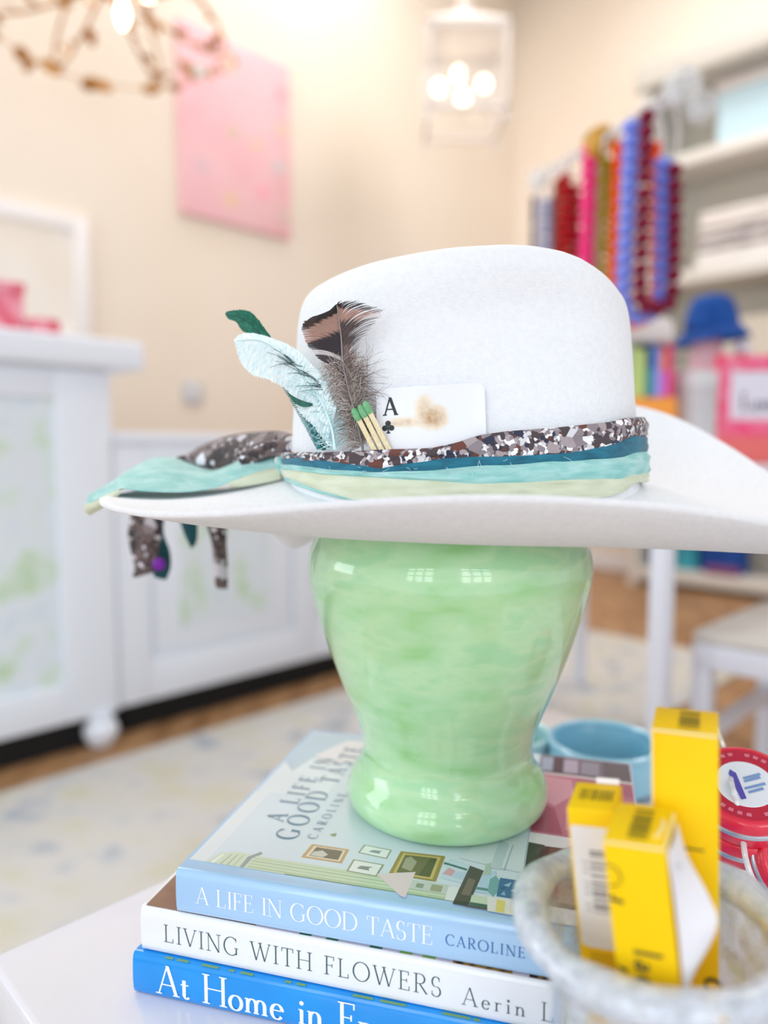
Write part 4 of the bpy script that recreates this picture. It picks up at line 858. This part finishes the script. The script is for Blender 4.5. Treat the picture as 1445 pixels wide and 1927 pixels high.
# ------------------------------------------------------------------ feathers
m_fth = Mattr('feather_barbs')
def barbs(S_, E_, n, colf, w0, bow, Yf, seed=0, segs=8, gap=0):
    r_ = np.random.RandomState(seed); s = cr([(a, b, 0) for a, b in S_], n); e = cr([(a, b, 0) for a, b in E_], n); g = G()
    for i in range(n):
        t_ = i / (n - 1); a, b = s[i], e[i]; d = b - a; ln = np.linalg.norm(d) + 1e-6; nn = np.array([-d[1], d[0], 0]) / ln
        j = r_.uniform(-1, 1); bw = bow * ln + j * gap * 2.0; ext = 1 + r_.uniform(-.04, .03) * (1 + gap); rowL = []; rowR = []; cs = []
        for k in range(segs + 1):
            q = k / segs; p = a + d * q * ext + nn * bw * sin(pi * q * .9) + nn * j * gap * 3 * q * q
            wd = w0 * (1 - .55 * q) * (1 if gap == 0 else 1 - .6 * q); y_ = Yf(p) - .0007 * sin(pi * q) - .0002 * (i % 3)
            rowL.append(at(p[0] + nn[0] * wd, p[1] + nn[1] * wd, y_)); rowR.append(at(p[0] - nn[0] * wd, p[1] - nn[1] * wd, y_))
            c = np.array(lin(colf(p, t_, q))); c[:3] *= r_.uniform(.88, 1.1); cs.append(c)
        vs = rowL + rowR; m = segs + 1; g.add(vs, [(k, k + 1, m + k + 1, m + k) for k in range(segs)], cs + cs)
    return g
def down(cl, n, lmin, lmax, cols, Yf, seed, aim=None, w=.00022, curl=.35):
    r_ = np.random.RandomState(seed); c = cr([(a, b, 0) for a, b in cl], 100); g = G()
    for i in range(n):
        k = r_.randint(0, 100); p = c[k] + np.array([r_.uniform(-5, 5), r_.uniform(-5, 5), 0]); tg = c[min(k + 1, 99)] - c[max(k - 1, 0)]; a0 = math.atan2(tg[1], tg[0])
        sd = r_.choice([-1, 1]); a = a0 + pi + sd * r_.uniform(.25, 1.35) if aim is None else aim(r_); ln = r_.uniform(lmin, lmax); cu = r_.uniform(-curl, curl); pts = []; m = 7
        Yo = r_.uniform(-.004, .003)
        for j in range(m): pts.append(at(p[0], p[1], Yf(p) + Yo * j / m)); p = p + np.array([cos(a), sin(a), 0]) * ln / m; a += cu
        o = len(g.v); g.tube(pts, [w * (1 - .6 * j / m) for j in range(m)], 3); col = np.array(lin(cols[r_.randint(len(cols))])); col[:3] *= r_.uniform(.85, 1.1); g.c += [col] * (len(g.v) - o)
    return g
Yt = lambda p: .3985 + (p[1] - 570) / 280 * .0165 + (.010 if p[0] < 600 else 0) * min(1, (600 - p[0]) / 40)
bp_ = at(682, 846, .414)
ft = T('feather', bp_, 'dark brown turkey feather with a pink band tucked in the hat band', 'feather', 'feathers tucked in the hat band')
SH = [(652, 724), (645, 683), (642, 637), (638, 605), (634, 574)]
def cL_(p, t_, q):
    x, y = p[0], p[1]
    if .25 < t_ < .31: return 'cfc8c6' if q > .12 else '8d8588'
    low = 647 - (x - 576) * .38; up = 624 - (x - 568) * .52
    if y > low: return '3b3439' if t_ > .3 else '4f474a'
    if y > up: return 'a98478'
    return '2c2322' if x > 590 else '3d2a22'
def cR_(p, t_, q):
    x, y = p[0], p[1]
    if y < 579 - (x - 640) * -.10: return '33292a'
    if y < 604 + (x - 640) * -.10: return 'b18b7e'
    return '5a4c4b' if y < 650 else '7b6963'
g1 = barbs(SH, [(646, 700), (618, 686), (600, 677), (585, 660), (575, 645), (569, 626), (569, 612), (582, 601), (600, 594), (618, 586), (631, 574)], 130, cL_, 1.5, .10, Yt, 1)
ft.part('vane', g1, m_fth, label='charcoal vane with a pink brown band')
g2 = barbs(SH, [(664, 712), (668, 672), (676, 650), (688, 632), (704, 612), (722, 591), (712, 585), (697, 577), (682, 571), (662, 567), (640, 568)], 105, cR_, 1.35, -.14, Yt, 2, 8, .9)
ft.part('vane', g2, m_fth, label='split brown vane')
shp = cr([(a, b, 0) for a, b in [(684, 850), (668, 780), (655, 730)] + SH[1:]], 40)
ft.part('shaft', G().tube([at(p[0], p[1], Yt(p) - .0012) for p in shp], np.linspace(.0007, .00025, 40), 6), M('quill_grey', '9b9394', .4))
g = down([(648, 690), (655, 730), (668, 780), (684, 846)], 1500, 18, 62, ['a8968e', '97867e', 'b3a49c', 'c0b4ae', '8a7870', 'd0c7c3'], lambda p: Yt(p) + .0005, 3, w=.00024)
gg = down([(662, 690), (672, 715), (680, 745)], 34, 45, 85, ['6d5b56', '8b7770'], lambda p: Yt(p) - .001, 21, aim=lambda r_: r_.uniform(-1.1, .3), w=.00012, curl=.28)
o_ = len(g.v); g.v += gg.v; g.f += [tuple(i + o_ for i in f) for f in gg.f]; g.m += gg.m; g.c += gg.c
ft.part('down', g, m_fth, label='fluffy grey brown down').__setitem__('kind', 'stuff')
Ya = lambda p: .4085 + max(0, (600 - p[0]) / 150) * .03 + max(0, (p[1] - 760) / 90) * .004
fa = T('feather', at(622, 840, .416), 'pale aqua feather leaning left over the brim', 'feather', 'feathers tucked in the hat band')
SA = [(622, 800), (596, 738), (560, 690), (520, 656), (487, 640), (444, 641)]
cA = lambda p, t_, q: ['eefafb', 'e4f5f8', 'f6fdfd', 'dcf1f4'][int(abs(p[0] * 7 + p[1] * 3)) % 4]
fa.part('vane', barbs(SA, [(634, 770), (612, 716), (582, 680), (552, 653), (515, 637), (478, 627), (452, 629), (440, 640)], 130, cA, 2.0, -.06, Ya, 4), m_fth)
fa.part('vane', barbs(SA, [(618, 838), (588, 800), (566, 778), (552, 750), (534, 729), (505, 716), (480, 708), (460, 690), (450, 672), (441, 643)], 140, cA, 2.0, .07, Ya, 5), m_fth)
fa.part('shaft', G().tube([at(p[0], p[1], Ya(p) - .0012) for p in cr([(a, b, 0) for a, b in [(630, 846)] + SA], 40)], np.linspace(.0008, .0002, 40), 6), M('quill_aqua', 'd9f2f3', .4))
g = down([(560, 700), (596, 745), (618, 800), (632, 846)], 420, 16, 52, ['d3eef0', 'c2e3e6', 'e2f4f4', 'a9ced1'], Ya, 6, w=.0002)
ft2 = fa.part('down', g, m_fth, label='wispy aqua down'); ft2['kind'] = 'stuff'
g = down([(545, 680), (575, 700), (610, 735)], 26, 25, 60, ['2f5a5c', '3f4a4c', '244a4c'], lambda p: Ya(p) - .0025, 9, aim=lambda r_: pi + r_.uniform(-.1, .75), w=.00022, curl=.08)
fa.part('dark_wisps', g, m_fth, label='dark green wisps').__setitem__('kind', 'stuff')
Yg = lambda p: Ya(p) + .004
fg = T('feather', at(605, 846, .42), 'dark green feather behind the pale aqua one with a curled tip', 'feather', 'feathers tucked in the hat band')
SG = [(610, 846), (590, 790), (560, 730), (520, 672), (488, 628), (458, 600), (428, 592)]
cG = lambda p, t_, q: ['1f6a55', '2a7a62', '185a4a'][int(abs(p[0] * 5 + p[1])) % 3] if p[1] < 700 else ['1d6f70', '2b8588', '12585c'][int(abs(p[0] * 5 + p[1])) % 3]
fg.part('vane', barbs(SG, [(620, 840), (606, 780), (576, 722), (536, 664), (506, 628), (482, 596), (462, 583), (432, 585), (424, 589)], 130, cG, 2.0, -.05, Yg, 7), m_fth)
fg.part('vane', barbs(SG, [(596, 846), (574, 806), (544, 752), (505, 690), (472, 634), (455, 622), (444, 606), (430, 600), (424, 592)], 130, cG, 2.0, .05, Yg, 8), m_fth)
fg.part('vane', G().sheet(cr([at(541, 738, .4105), at(556, 748, .410), at(572, 755, .4098), at(592, 760, .410)], 12), cr([at(543, 743, .4105), at(554, 758, .410), at(572, 766, .4098), at(592, 763, .410)], 12), 4, .0004), M('green_barbs', '17584c', .6, noise=(['124a40', '1f6a5a'], 300, 2)))
fg.part('shaft', G().tube([at(p[0], p[1], Yg(p) - .001) for p in cr([(a, b, 0) for a, b in SG], 30)], np.linspace(.0007, .0002, 30), 6), M('quill_green', '1b5648', .4))

# ------------------------------------------------------------------ playing card and matches
ca, cb_ = at(706, 730, .4030), at(915, 717, .3938)
cu = cb_ - ca; cwid = np.linalg.norm(cu); cu /= cwid; cn = np.cross(cu, UP); cn /= np.linalg.norm(cn); cn = cn if cn[1] < 0 else -cn
cw_ = np.cross(cn, cu); cw_ = cw_ if cw_[2] > 0 else -cw_; cw_ = cw_ + cn * -.06; cw_ /= np.linalg.norm(cw_); cn = np.cross(cu, cw_); cn = cn if cn[1] < 0 else -cn
hc = .040; rc = .0032; co = ca - cw_ * hc
pts2 = []
for (x_, y_, a0) in ((cwid - rc, hc - rc, 0), (rc, hc - rc, 90)): pts2 += [(x_ + rc * cos(R(a0 + k * 15)), y_ + rc * sin(R(a0 + k * 15))) for k in range(7)]
pts2 += [(0, 0), (cwid, 0)]
m_card = M('card_stock', 'ebebf0', .35, coat=.15); N = m_card.node_tree; L_ = N.links
tc = N.nodes.new('ShaderNodeTexCoord'); nz = N.nodes.new('ShaderNodeTexNoise'); nz.inputs['Scale'].default_value = 260; nz.inputs['Detail'].default_value = 4
L_.new(tc.outputs['Object'], nz.inputs['Vector'])
def blob(c, s):
    mpn = N.nodes.new('ShaderNodeVectorMath'); mpn.operation = 'SUBTRACT'; mpn.inputs[1].default_value = c; L_.new(tc.outputs['Object'], mpn.inputs[0])
    ml = N.nodes.new('ShaderNodeVectorMath'); ml.operation = 'MULTIPLY'; ml.inputs[1].default_value = s; L_.new(mpn.outputs[0], ml.inputs[0])
    ln = N.nodes.new('ShaderNodeVectorMath'); ln.operation = 'LENGTH'; L_.new(ml.outputs[0], ln.inputs[0]); return ln
def rel(px, py): p = at(px, py, .399) - co; return tuple(p)
terms = []
for c, s in ((rel(813, 784), (98, 0, 120)), (rel(800, 764), (140, 0, 120)), (rel(770, 794), (75, 0, 280)), (rel(748, 797), (110, 0, 420))):
    ln = blob(c, s); mr = N.nodes.new('ShaderNodeMapRange'); mr.inputs[1].default_value = 1.05; mr.inputs[2].default_value = .25; mr.inputs[3].default_value = 0; mr.inputs[4].default_value = 1 if c[0] > .028 else .55; L_.new(ln.outputs['Value'], mr.inputs[0]); terms.append(mr)
acc = terms[0].outputs[0]
for q in terms[1:]:
    mx = N.nodes.new('ShaderNodeMath'); mx.operation = 'MAXIMUM'; L_.new(acc, mx.inputs[0]); L_.new(q.outputs[0], mx.inputs[1]); acc = mx.outputs[0]
mu = N.nodes.new('ShaderNodeMath'); mu.operation = 'MULTIPLY'; n3 = N.nodes.new('ShaderNodeMapRange'); n3.inputs[1].default_value = .3; n3.inputs[2].default_value = .6; n3.inputs[3].default_value = .55; n3.inputs[4].default_value = 1.; L_.new(nz.outputs['Fac'], n3.inputs[0]); L_.new(acc, mu.inputs[0]); L_.new(n3.outputs[0], mu.inputs[1])
rp = N.nodes.new('ShaderNodeValToRGB'); e_ = rp.color_ramp.elements; e_[0].color = lin('ebebf0'); e_[0].position = .04; e_[1].color = lin('bd9262'); e_[1].position = .95
k_ = e_.new(.25); k_.color = lin('ecdcc6'); L_.new(mu.outputs[0], rp.inputs[0]); L_.new(rp.outputs[0], N.nodes['Principled BSDF'].inputs['Base Color'])
tcd = T('playing_card', co, 'scorched ace of clubs playing card tucked in the hat band', 'playing card')
def crown_y(x, z):
    zt = float(np.interp(x, RX, RZ)); h = min(max((z - ZB) / (zt - ZB), 0), 1); dx = x - HX
    a = (.1108 - .0090 * h) if dx > 0 else (.1130 - .0065 * h); b = .092 - .010 * h
    y = HY - b * max(0, 1 - abs(dx / a) ** 2.3) ** (1 / 2.3)
    return y + .009 * math.exp(-((x - .085) / .042) ** 2) * math.exp(-((h - .74) / .15) ** 2) + .005 * math.exp(-((x - .01) / .05) ** 2) * math.exp(-((h - .68) / .16) ** 2)
def cp(x_, y_, n_=0):
    p = co + cu * x_ + cw_ * y_; p[1] = crown_y(p[0], p[2]) - .0013 - n_; return p
g = G(); cols_ = []
for k in range(29):
    x_ = cwid * k / 28; q = min(x_, cwid - x_); top_ = hc - (rc - math.sqrt(max(0, rc * rc - (rc - q) ** 2)) if q < rc else 0)
    cols_.append([cp(x_, top_ * j / 8, .0003) for j in range(9)] + [cp(x_, top_ * j / 8, 0) for j in range(8, -1, -1)])
g.rings(cols_, True, True); tcd.part('card_face', g, m_card)
ink = M('ink_black', '1f2b30', .5)
g = text_g(G(), 'A', cp(.0041, hc - .0150), cu, cw_, cn, .0098, None, .17, .07); g.v = [tuple([p[0], crown_y(p[0], p[2]) - .0013 - .00045, p[2]]) for p in g.v]; tcd.part('rank_letter', g, ink, smooth=False, label='black letter A')
g = G(); ccx, ccy = .0063, hc - .0212
for k, (dx, dy) in enumerate(((0, .0019), (-.0018, -.0006), (.0018, -.0006))): g.poly([cp(ccx + dx + .00155 * cos(a), ccy + dy + .00155 * sin(a), .00050 + k * 2e-6) for a in np.linspace(0, 2 * pi, 25)[:-1]])
g.poly([cp(ccx + a, ccy + b, .00051) for a, b in ((-.0012, -.0036), (.0012, -.0036), (.0004, -.0022), (.0003, .0005), (-.0003, .0005), (-.0004, -.0022))]); tcd.part('club_symbol', g, ink, smooth=False, label='black club')
m_wood = M('match_wood', 'ecd9ae', .7, noise=(['e2cb98', 'f2e4c2'], 400, 2, (6, 6, 1))); m_head = M('match_head_green', '74b27f', .7, noise=(['6bab77', '82bb8c'], 500, 2), bump=(900, .4, .0006))
for (hx, hy, bx, by), wl in zip(((666, 772, 706, 850), (678, 766, 720, 850), (687, 759, 733, 848)), ('leftmost', 'middle', 'rightmost')):
    _p = at(bx, by, .404); a = at(bx, by, crown_y(_p[0], _p[2]) - .0042); _p = at(hx, hy, .404); b = at(hx, hy, crown_y(_p[0], _p[2]) - .0125); d = b - a; ln = np.linalg.norm(d); d /= ln; sx = np.cross(d, [0, 1, 0]); sx /= np.linalg.norm(sx); sy = np.cross(d, sx)
    t = T('match', a, wl + ' of the three green tipped wooden matches beside the card', 'match', 'matches in the hat band')
    t.part('stick', G().fbox(a + d * ln / 2, sx, sy, d, .0027, .0022, ln, .0002), m_wood)
    t.part('match_head', G().lathe(a + d * (ln - .0062), [(.0015, 0), (.0019, .001), (.00205, .0035), (.0018, .0058), (.001, .0072), (.0002, .0076)], 16, sx, sy, d), m_head, label='green match head')

# ------------------------------------------------------------------ glass bowl
BX, BY = .1075, .281
zr = .668
m_bowl = Mglass('streaked_glass', ['d8a9b4', 'b9bac8', 'd2d8e4', 'e3e6ee', 'd6e2f0', 'e9eaf0', 'cbe6d2', 'e2e6ee'], 60, .14, .60, rough=.10, detail=4)
m_rim = Mglass('milky_rim_glass', ['bcc4d4', 'd6deec', 'e2e8f2', 'dbe5f3', 'e9edf4', 'e6edf5', 'ebc170'], 85, .50, .90, rough=.10, detail=4)
t = T('glass_bowl', [BX, BY, TB + .0004], 'thick streaked glass bowl holding three yellow boxes in front of the books', 'bowl')
z0 = TB + .0004
outp = [(.034, z0), (.0370, z0 + .003), (.0385, z0 + .02), (.0392, z0 + .06), (.0408, z0 + .095), (.0445, zr - .004)]; inp = [(.0435, zr + .001), (.0392, z0 + .095), (.0376, z0 + .06), (.0368, z0 + .02), (.034, z0 + .006), (.001, z0 + .0045)]
g = G().lathe([BX, BY, 0], [(r_, z_) for r_, z_ in outp], 72, cap1=False); o_ = len(g.v); g.rings([[np.array([BX + r_ * cos(2 * pi * j / 72), BY + r_ * sin(2 * pi * j / 72), z_]) for j in range(72)] for r_, z_ in [outp[-1]] + inp], False, True); t.part('bowl_wall', g, m_bowl)
rs = []; r_ = np.random.RandomState(4); ph = r_.rand(6) * 6.28
for i in range(97):
    a = 2 * pi * i / 96; rr_ = .0068 + .0006 * sin(5 * a + ph[0]) + .0004 * sin(9 * a + ph[1]); d = np.array([cos(a), sin(a), 0]); zz = zr + .0012 * sin(3 * a + ph[2])
    rs.append([np.array([BX, BY, zz]) + d * (.0485 + rr_ * 1.05 * cos(2 * pi * j / 16)) + UP * rr_ * .95 * sin(2 * pi * j / 16) for j in range(16)])
t.part('rim', G().rings(rs), m_rim, label='thick rolled milky glass rim')

# ------------------------------------------------------------------ yellow boxes in the bowl
m_yel = M('yellow_card', 'ffd200', .5, spec=.25, noise=(['fdcb00', 'ffd60a'], 14, 2)); m_bar = M('barcode_olive', '8a7a08', .5); m_lbl = M('label_white', 'efedf2', .5); m_gry = M('ink_mid_grey', '8f8c94', .6); m_blk = M('ink_black', '1f2b30'); m_edge = M('worn_card_edge', 'fbe9a8', .6)
def carton(tfl, wd, Yf, depth, bfl, zbot, lab, yaw=0.):
    """upright slim carton: top and bottom front left corner in the photo, width, depth, turn"""
    a = at(*tfl, Yf); ax = np.array([cos(R(yaw)), -sin(R(yaw)), 0]); ay0 = np.array([sin(R(yaw)), cos(R(yaw)), 0])
    bl = at(*bfl, Yf); az = a - bl; az /= np.linalg.norm(az); ax = ax - az * (ax @ az); ax /= np.linalg.norm(ax); ay = np.cross(az, ax)
    ht = (a[2] - zbot) / az[2]; o = a - az * ht
    t = T('carton', o + ax * wd / 2 + ay * depth / 2, lab, 'box', 'slim yellow cartons in the glass bowl')
    body = t.part('carton_body', G().fbox(o + ax * wd / 2 + ay * depth / 2 + az * ht / 2, ax, ay, az, wd, depth, ht, .0007), m_yel)
    fr = lambda u, v, n_=.0003: a + ax * u - az * v - ay * n_           # on the front face: u right, v down
    tp = lambda u, w_, n_=.0003: a + ax * u + ay * w_ + az * n_
    return t, body, fr, tp, ax, ay, az, wd
def bars(fn, u0, u1, v0, v1, n, along, seed):
    r_ = np.random.RandomState(seed); g = G(); p = 0
    ws = r_.choice([.5, 1, 1, 1.8], 2 * n); ws = ws / ws.sum()
    for k in range(2 * n):
        q0, q1 = p, p + ws[k]; p = q1
        if k % 2: continue
        if along == 'v': P4 = [(u0, v0 + (v1 - v0) * q0), (u1, v0 + (v1 - v0) * q0), (u1, v0 + (v1 - v0) * q1), (u0, v0 + (v1 - v0) * q1)]
        else: P4 = [(u0 + (u1 - u0) * q0, v0), (u0 + (u1 - u0) * q1, v0), (u0 + (u1 - u0) * q1, v1), (u0 + (u1 - u0) * q0, v1)]
        g.poly([fn(*x) for x in P4])
    return g
zbx = TB + .0058
# tall one
tA, bA, fr, tp, ax, ay, az, wd = carton((1225, 1371), .0243, .2835, .0272, (1228, 1700), zbx, 'tallest slim yellow carton standing at the back of the glass bowl', 24)
tA.part('barcode', bars(tp, wd * .40, wd * .72, .004, .024, 9, 'v', 1), m_bar, bA, smooth=False); tA.part('worn_edge', G().tube([fr(.0003, .0003), fr(wd - .0003, .0003)], .00055, 6).tube([fr(.0003, .0003), fr(.0003, .11)], .0004, 6), m_edge, bA)
g = text_g(G(), 'lacar', fr(wd * .46, .0455, .0004), -az, ax, -ay, .0075, .040, .08, .04); text_g(g, 'c', fr(wd * .80, .098, .0004), -az, ax, -ay, .012, None, .12, .05); tA.part('lettering', g, m_blk, bA, smooth=False)
# left one behind, with the white barcode label
tB, bB, fr, tp, ax, ay, az, wd = carton((1066, 1520), .0186, .2845, .0236, (1092, 1800), zbx, 'leaning yellow carton with a white barcode label at the left of the bowl', 24)
tB.part('barcode', bars(tp, wd * .16, wd * .90, .008, .017, 13, 'u', 2), m_bar, bB, smooth=False)
lp_ = []
for (x_, y_, a0) in ((wd - .002, .0065, 90), (.0024, .0065, 180), (.0024, .0560, 270), (wd - .002, .0560, 360)): lp_ += [(x_ + .0018 * cos(R(a0 - 90 + 90 * k / 5)) if x_ > .01 else x_ - .0 + .0018 * cos(R(a0 - 90 + 90 * k / 5)), y_ - .0018 * sin(R(a0 - 90 + 90 * k / 5))) for k in range(6)]
lb = tB.part('label', G().poly([fr(u, v, .0003) for u, v in [(.0008, .008), (.0014, .0068), (wd - .0006, .0068), (wd - .0006, .0578), (.0032, .0578), (.0012, .0565)]]), m_lbl, bB, smooth=False, label='white barcode label')
tB.part('barcode', bars(lambda u, v: fr(u, v, .00045), wd * .40, wd - .001, .0165, .0435, 13, 'v', 3), m_gry, lb, smooth=False)
g = text_g(G(), '1ll l1l 1l', fr(wd * .24, .021, .00045), -az, ax, -ay, .0025, .021, .12, .08); tB.part('number', g, m_gry, lb, smooth=False)
g = G()
for k in range(4): g.poly([fr(u, v, .0003) for u, v in ((.004, .0605 + k * .0023), (wd - .002, .0605 + k * .0023), (wd - .002, .0612 + k * .0023), (.004, .0612 + k * .0023))])
tB.part('small_print', g, M('print_ochre', 'c59a06', .6), bB, smooth=False)
tB.part('top_flap', G().sheet([tp(wd * .45, .0232, .0002), tp(wd * .95, .0232, .0002)], [tp(wd * .45, .0240, .0022), tp(wd * .95, .0240, .0022)], 3, .0006), m_lbl, bB, smooth=False)
# front one
tC, bC, fr, tp, ax, ay, az, wd = carton((1133, 1581), .0216, .2555, .0295, (1164, 1870), zbx, 'front yellow carton with a torn white tag on its side leaning in the bowl', 28)
tC.part('barcode', bars(tp, wd * .36, wd * .68, .004, .026, 9, 'v', 4), m_bar, bC, smooth=False)
tC.part('worn_edge', G().tube([fr(.0003, .0003), fr(wd - .0003, .0003)], .0005, 6).tube([tp(wd - .0002, .0, .0), tp(wd - .0002, .024, .0)], .0005, 6).tube([tp(wd - .004, .006, .0003), tp(wd - .0025, .014, .0003), tp(wd - .003, .018, .0003)], .0007, 6), m_edge, bC)
g = text_g(G(), 'lacar', fr(wd * .34, .0395, .0004), -az, ax, -ay, .0092, .0255, .13, .06); tC.part('lettering', g, m_blk, bC, smooth=False)
g = G().poly([fr(u, v) for u, v in ((.0015, .0195), (.0018, .0200), (.0022, .0215), (.0052, .0218), (.0052, .0232), (.0008, .0226), (.0012, .021))]); tC.part('ornament', g, m_blk, bC, smooth=False, label='black printed flourish'); g = G().tube([fr(u, v) for u, v in ((.0005, .0085), (.004, .0098), (.0055, .0135), (.0035, .0165), (.001, .0168))], .00022, 5); tC.part('ornament', g, m_blk, bC, smooth=False); g = G().poly([fr(u, v) for u, v in ((.0003, .0475), (.0040, .0480), (.0040, .0498), (.0015, .0488))])
tC.part('ornament', g, m_blk, bC, smooth=False)
sdp = lambda w_, v, n_: tp(wd + n_, w_, -v)
A = [sdp(.0005, .0018, .0006), sdp(.0005, .014, .0012), sdp(.0005, .026, .0014), sdp(.0008, .036, .0014), sdp(.001, .052, .0012)]
B = [sdp(.0225, .0022, .0008), sdp(.021, .014, .0035), sdp(.016, .026, .0105), sdp(.011, .0335, .0125), sdp(.006, .052, .0026)]
tg = tC.part('torn_tag', G().sheet(cr(A, 20), cr(B, 20), 6, .0005, .0008, (1, 0, 0)), m_lbl, bC, label='torn white paper tag')
g = G()
for k in range(5): g.tube([sdp(.006 + k * .003, .008 + k * .002, .0022 + k * .0004), sdp(.007 + k * .003, .030 + k * .001, .003 + k * .0006)], .00018, 4)
tC.part('tag_print', g, m_gry, tg)

# ------------------------------------------------------------------ red tins on a clear riser, blue dishes behind
m_tred = M('tin_red', 'e81e3c', .25, coat=.5, noise=(['e01534', 'ee2846'], 12, 1)); m_tsil = M('tin_silver', 'c9ccd6', .25, metal=.6); m_twh = M('tin_label', 'eef0f8', .4); m_tdk = M('tin_crimson', 'c5163a', .3, coat=.4); m_ltx = M('label_script_blue', '7f9fd0', .5); m_ld = M('label_stroke_violet', '5a4fb0', .5); m_lp = M('label_ring_pink', 'e37a90', .5)
ry = .43; rp0 = at(1425, 1640, ry); zri = rp0[2]
rz = G().obox([rp0[0] - .03, ry - .035], (1, 0), (0, 1), .085, .08, TB + .0004, zri, .003)
one('display_riser', rz, Mglass('clear_acrylic_block', ['ffffff', 'f2f0f6', 'e9e6f0'], 12, .16, .4, rough=.05), [rp0[0] + .01, ry, TB], 'clear acrylic block on the white table under the red tins', 'riser')
def tin(c, rad, hgt, axis, lab, face=True):
    az = np.array(axis, float); az /= np.linalg.norm(az); ax = np.cross([0, 1, 0], az); ax /= np.linalg.norm(ax); ay = np.cross(az, ax); c = np.array(c)
    t = T('tin', c, lab, 'tin', 'red round tins on the clear block')
    b = t.part('tin_base', G().lathe(c, [(rad * .9, 0), (rad * .98, .001), (rad, .003), (rad, hgt * .42)], 56, ax, ay, az), m_tred)
    t.part('band', G().lathe(c, [(rad * 1.01, hgt * .42), (rad * 1.03, hgt * .45), (rad * 1.03, hgt * .56), (rad * 1.01, hgt * .6)], 56, ax, ay, az), m_tsil, label='silver band')
    ld = t.part('lid', G().lathe(c, [(rad, hgt * .6), (rad, hgt * .9), (rad * .96, hgt * .97), (rad * .9, hgt), (rad * .86, hgt * .985)], 56, ax, ay, az), m_tred)
    if face:
        t.part('lid_ring', G().lathe(c, [(rad * .855, hgt * .986), (rad * .54, hgt * .988)], 56, ax, ay, az, False, False), m_tdk, ld)
        lb = t.part('lid_label', G().lathe(c, [(rad * .56, hgt * .985), (rad * .55, hgt * 1.0)], 48, ax, ay, az), m_twh, ld, label='round white label')
        o = c + az * (hgt * 1.0 + .0003); g = G(); P2 = lambda u, v: o + ax * u * rad * .9 + ay * v * rad * .9
        g.mat(0).poly([P2(u, v) for u, v in ((-.28, -.38), (-.16, -.38), (-.06, .30), (-.14, .42), (-.22, .32))])
        g.mat(1)
        for v0, u0, u1 in ((.10, .02, .42), (.02, .0, .38), (-.16, -.08, .40), (-.27, -.05, .30)): g.poly([P2(u0, v0), P2(u1, v0 + .03), P2(u1, v0 + .10), P2(u0, v0 + .06)])
        t.part('label_print', g, [m_ld, m_ltx], lb, smooth=False)
        g = G()
        for k in range(22):
            a = R(20 + k * 12.5); 
            if k % 5 == 4: continue
            o2 = c + az * (hgt * .99 + .0002); r0, r1 = rad * .70, rad * .78; a2 = a + R(7)
            g.poly([o2 + (ax * cos(x) + ay * sin(x)) * r for r, x in ((r0, a), (r1, a), (r1, a2), (r0, a2))])
        t.part('ring_print', g, m_lp, ld, smooth=False)
    return t
axv = np.array([-.16, -.42, .89]); axv /= np.linalg.norm(axv)
c2_ = at(1392, 1560, .425); c1_ = c2_ + axv * .0205
tin(c1_, .0285, .0198, axv, 'upper tilted red tin with a round white label on the clear block')
tin(c2_, .0285, .0198, axv, 'red tin directly under the labelled one', False)
ax3 = np.array([.35, -.75, .5]); tin(at(1452, 1625, .405), .0215, .016, ax3, 'lower red tin at the right edge of the photo beside the clear cord')
p_ = cr([at(1346, 1372, .47), at(1364, 1412, .45), at(1378, 1480, .405), at(1386, 1510, .3985), at(1396, 1560, .394), at(1404, 1620, .388), at(1425, 1668, .38), at(1462, 1690, .37)], 60)
one('cord', G().tube(p_, .0016, 8), Mglass('clear_cord_plastic', ['f4f2f4', 'ffffff', 'e6e4ea'], 60, .5, .8, rough=.1), p_[-1], 'clear plastic cord looped over the red tins', 'cord')
m_aqd = M('aqua_ceramic', '8cc4dc', .3, coat=.4, noise=(['7fbcd6', '9dd0e2'], 10, 2)); m_aqd2 = M('mint_ceramic', 'b4dde0', .3, coat=.4)
def dish(px, py, Y, rad, h, mat, lab):
    c = at(px, py, Y); c[2] = TB + .0004; t = T('dish', c, lab, 'dish', 'round dishes behind the books')
    z0 = c[2]; t.part('dish_body', G().lathe([c[0], c[1], 0], [(rad * .8, z0), (rad * .97, z0 + .006), (rad, z0 + h * .6), (rad * .99, z0 + h - .002), (rad * .975, z0 + h), (rad * .95, z0 + h - .002), (rad * .94, z0 + h * .5), (rad * .9, z0 + .010), (.001, z0 + .008)], 72), mat)
    t.part('rim_bead', G().torus([c[0], c[1], z0 + h - .001], rad * .97, .0035, 72, 8), mat)
    return t
dish(1136, 1420, .665, .050, .040, m_aqd, 'light blue round dish with raised rim behind the books')
dish(968, 1420, .70, .036, .034, m_aqd2, 'pale mint dish mostly hidden behind the green vase')
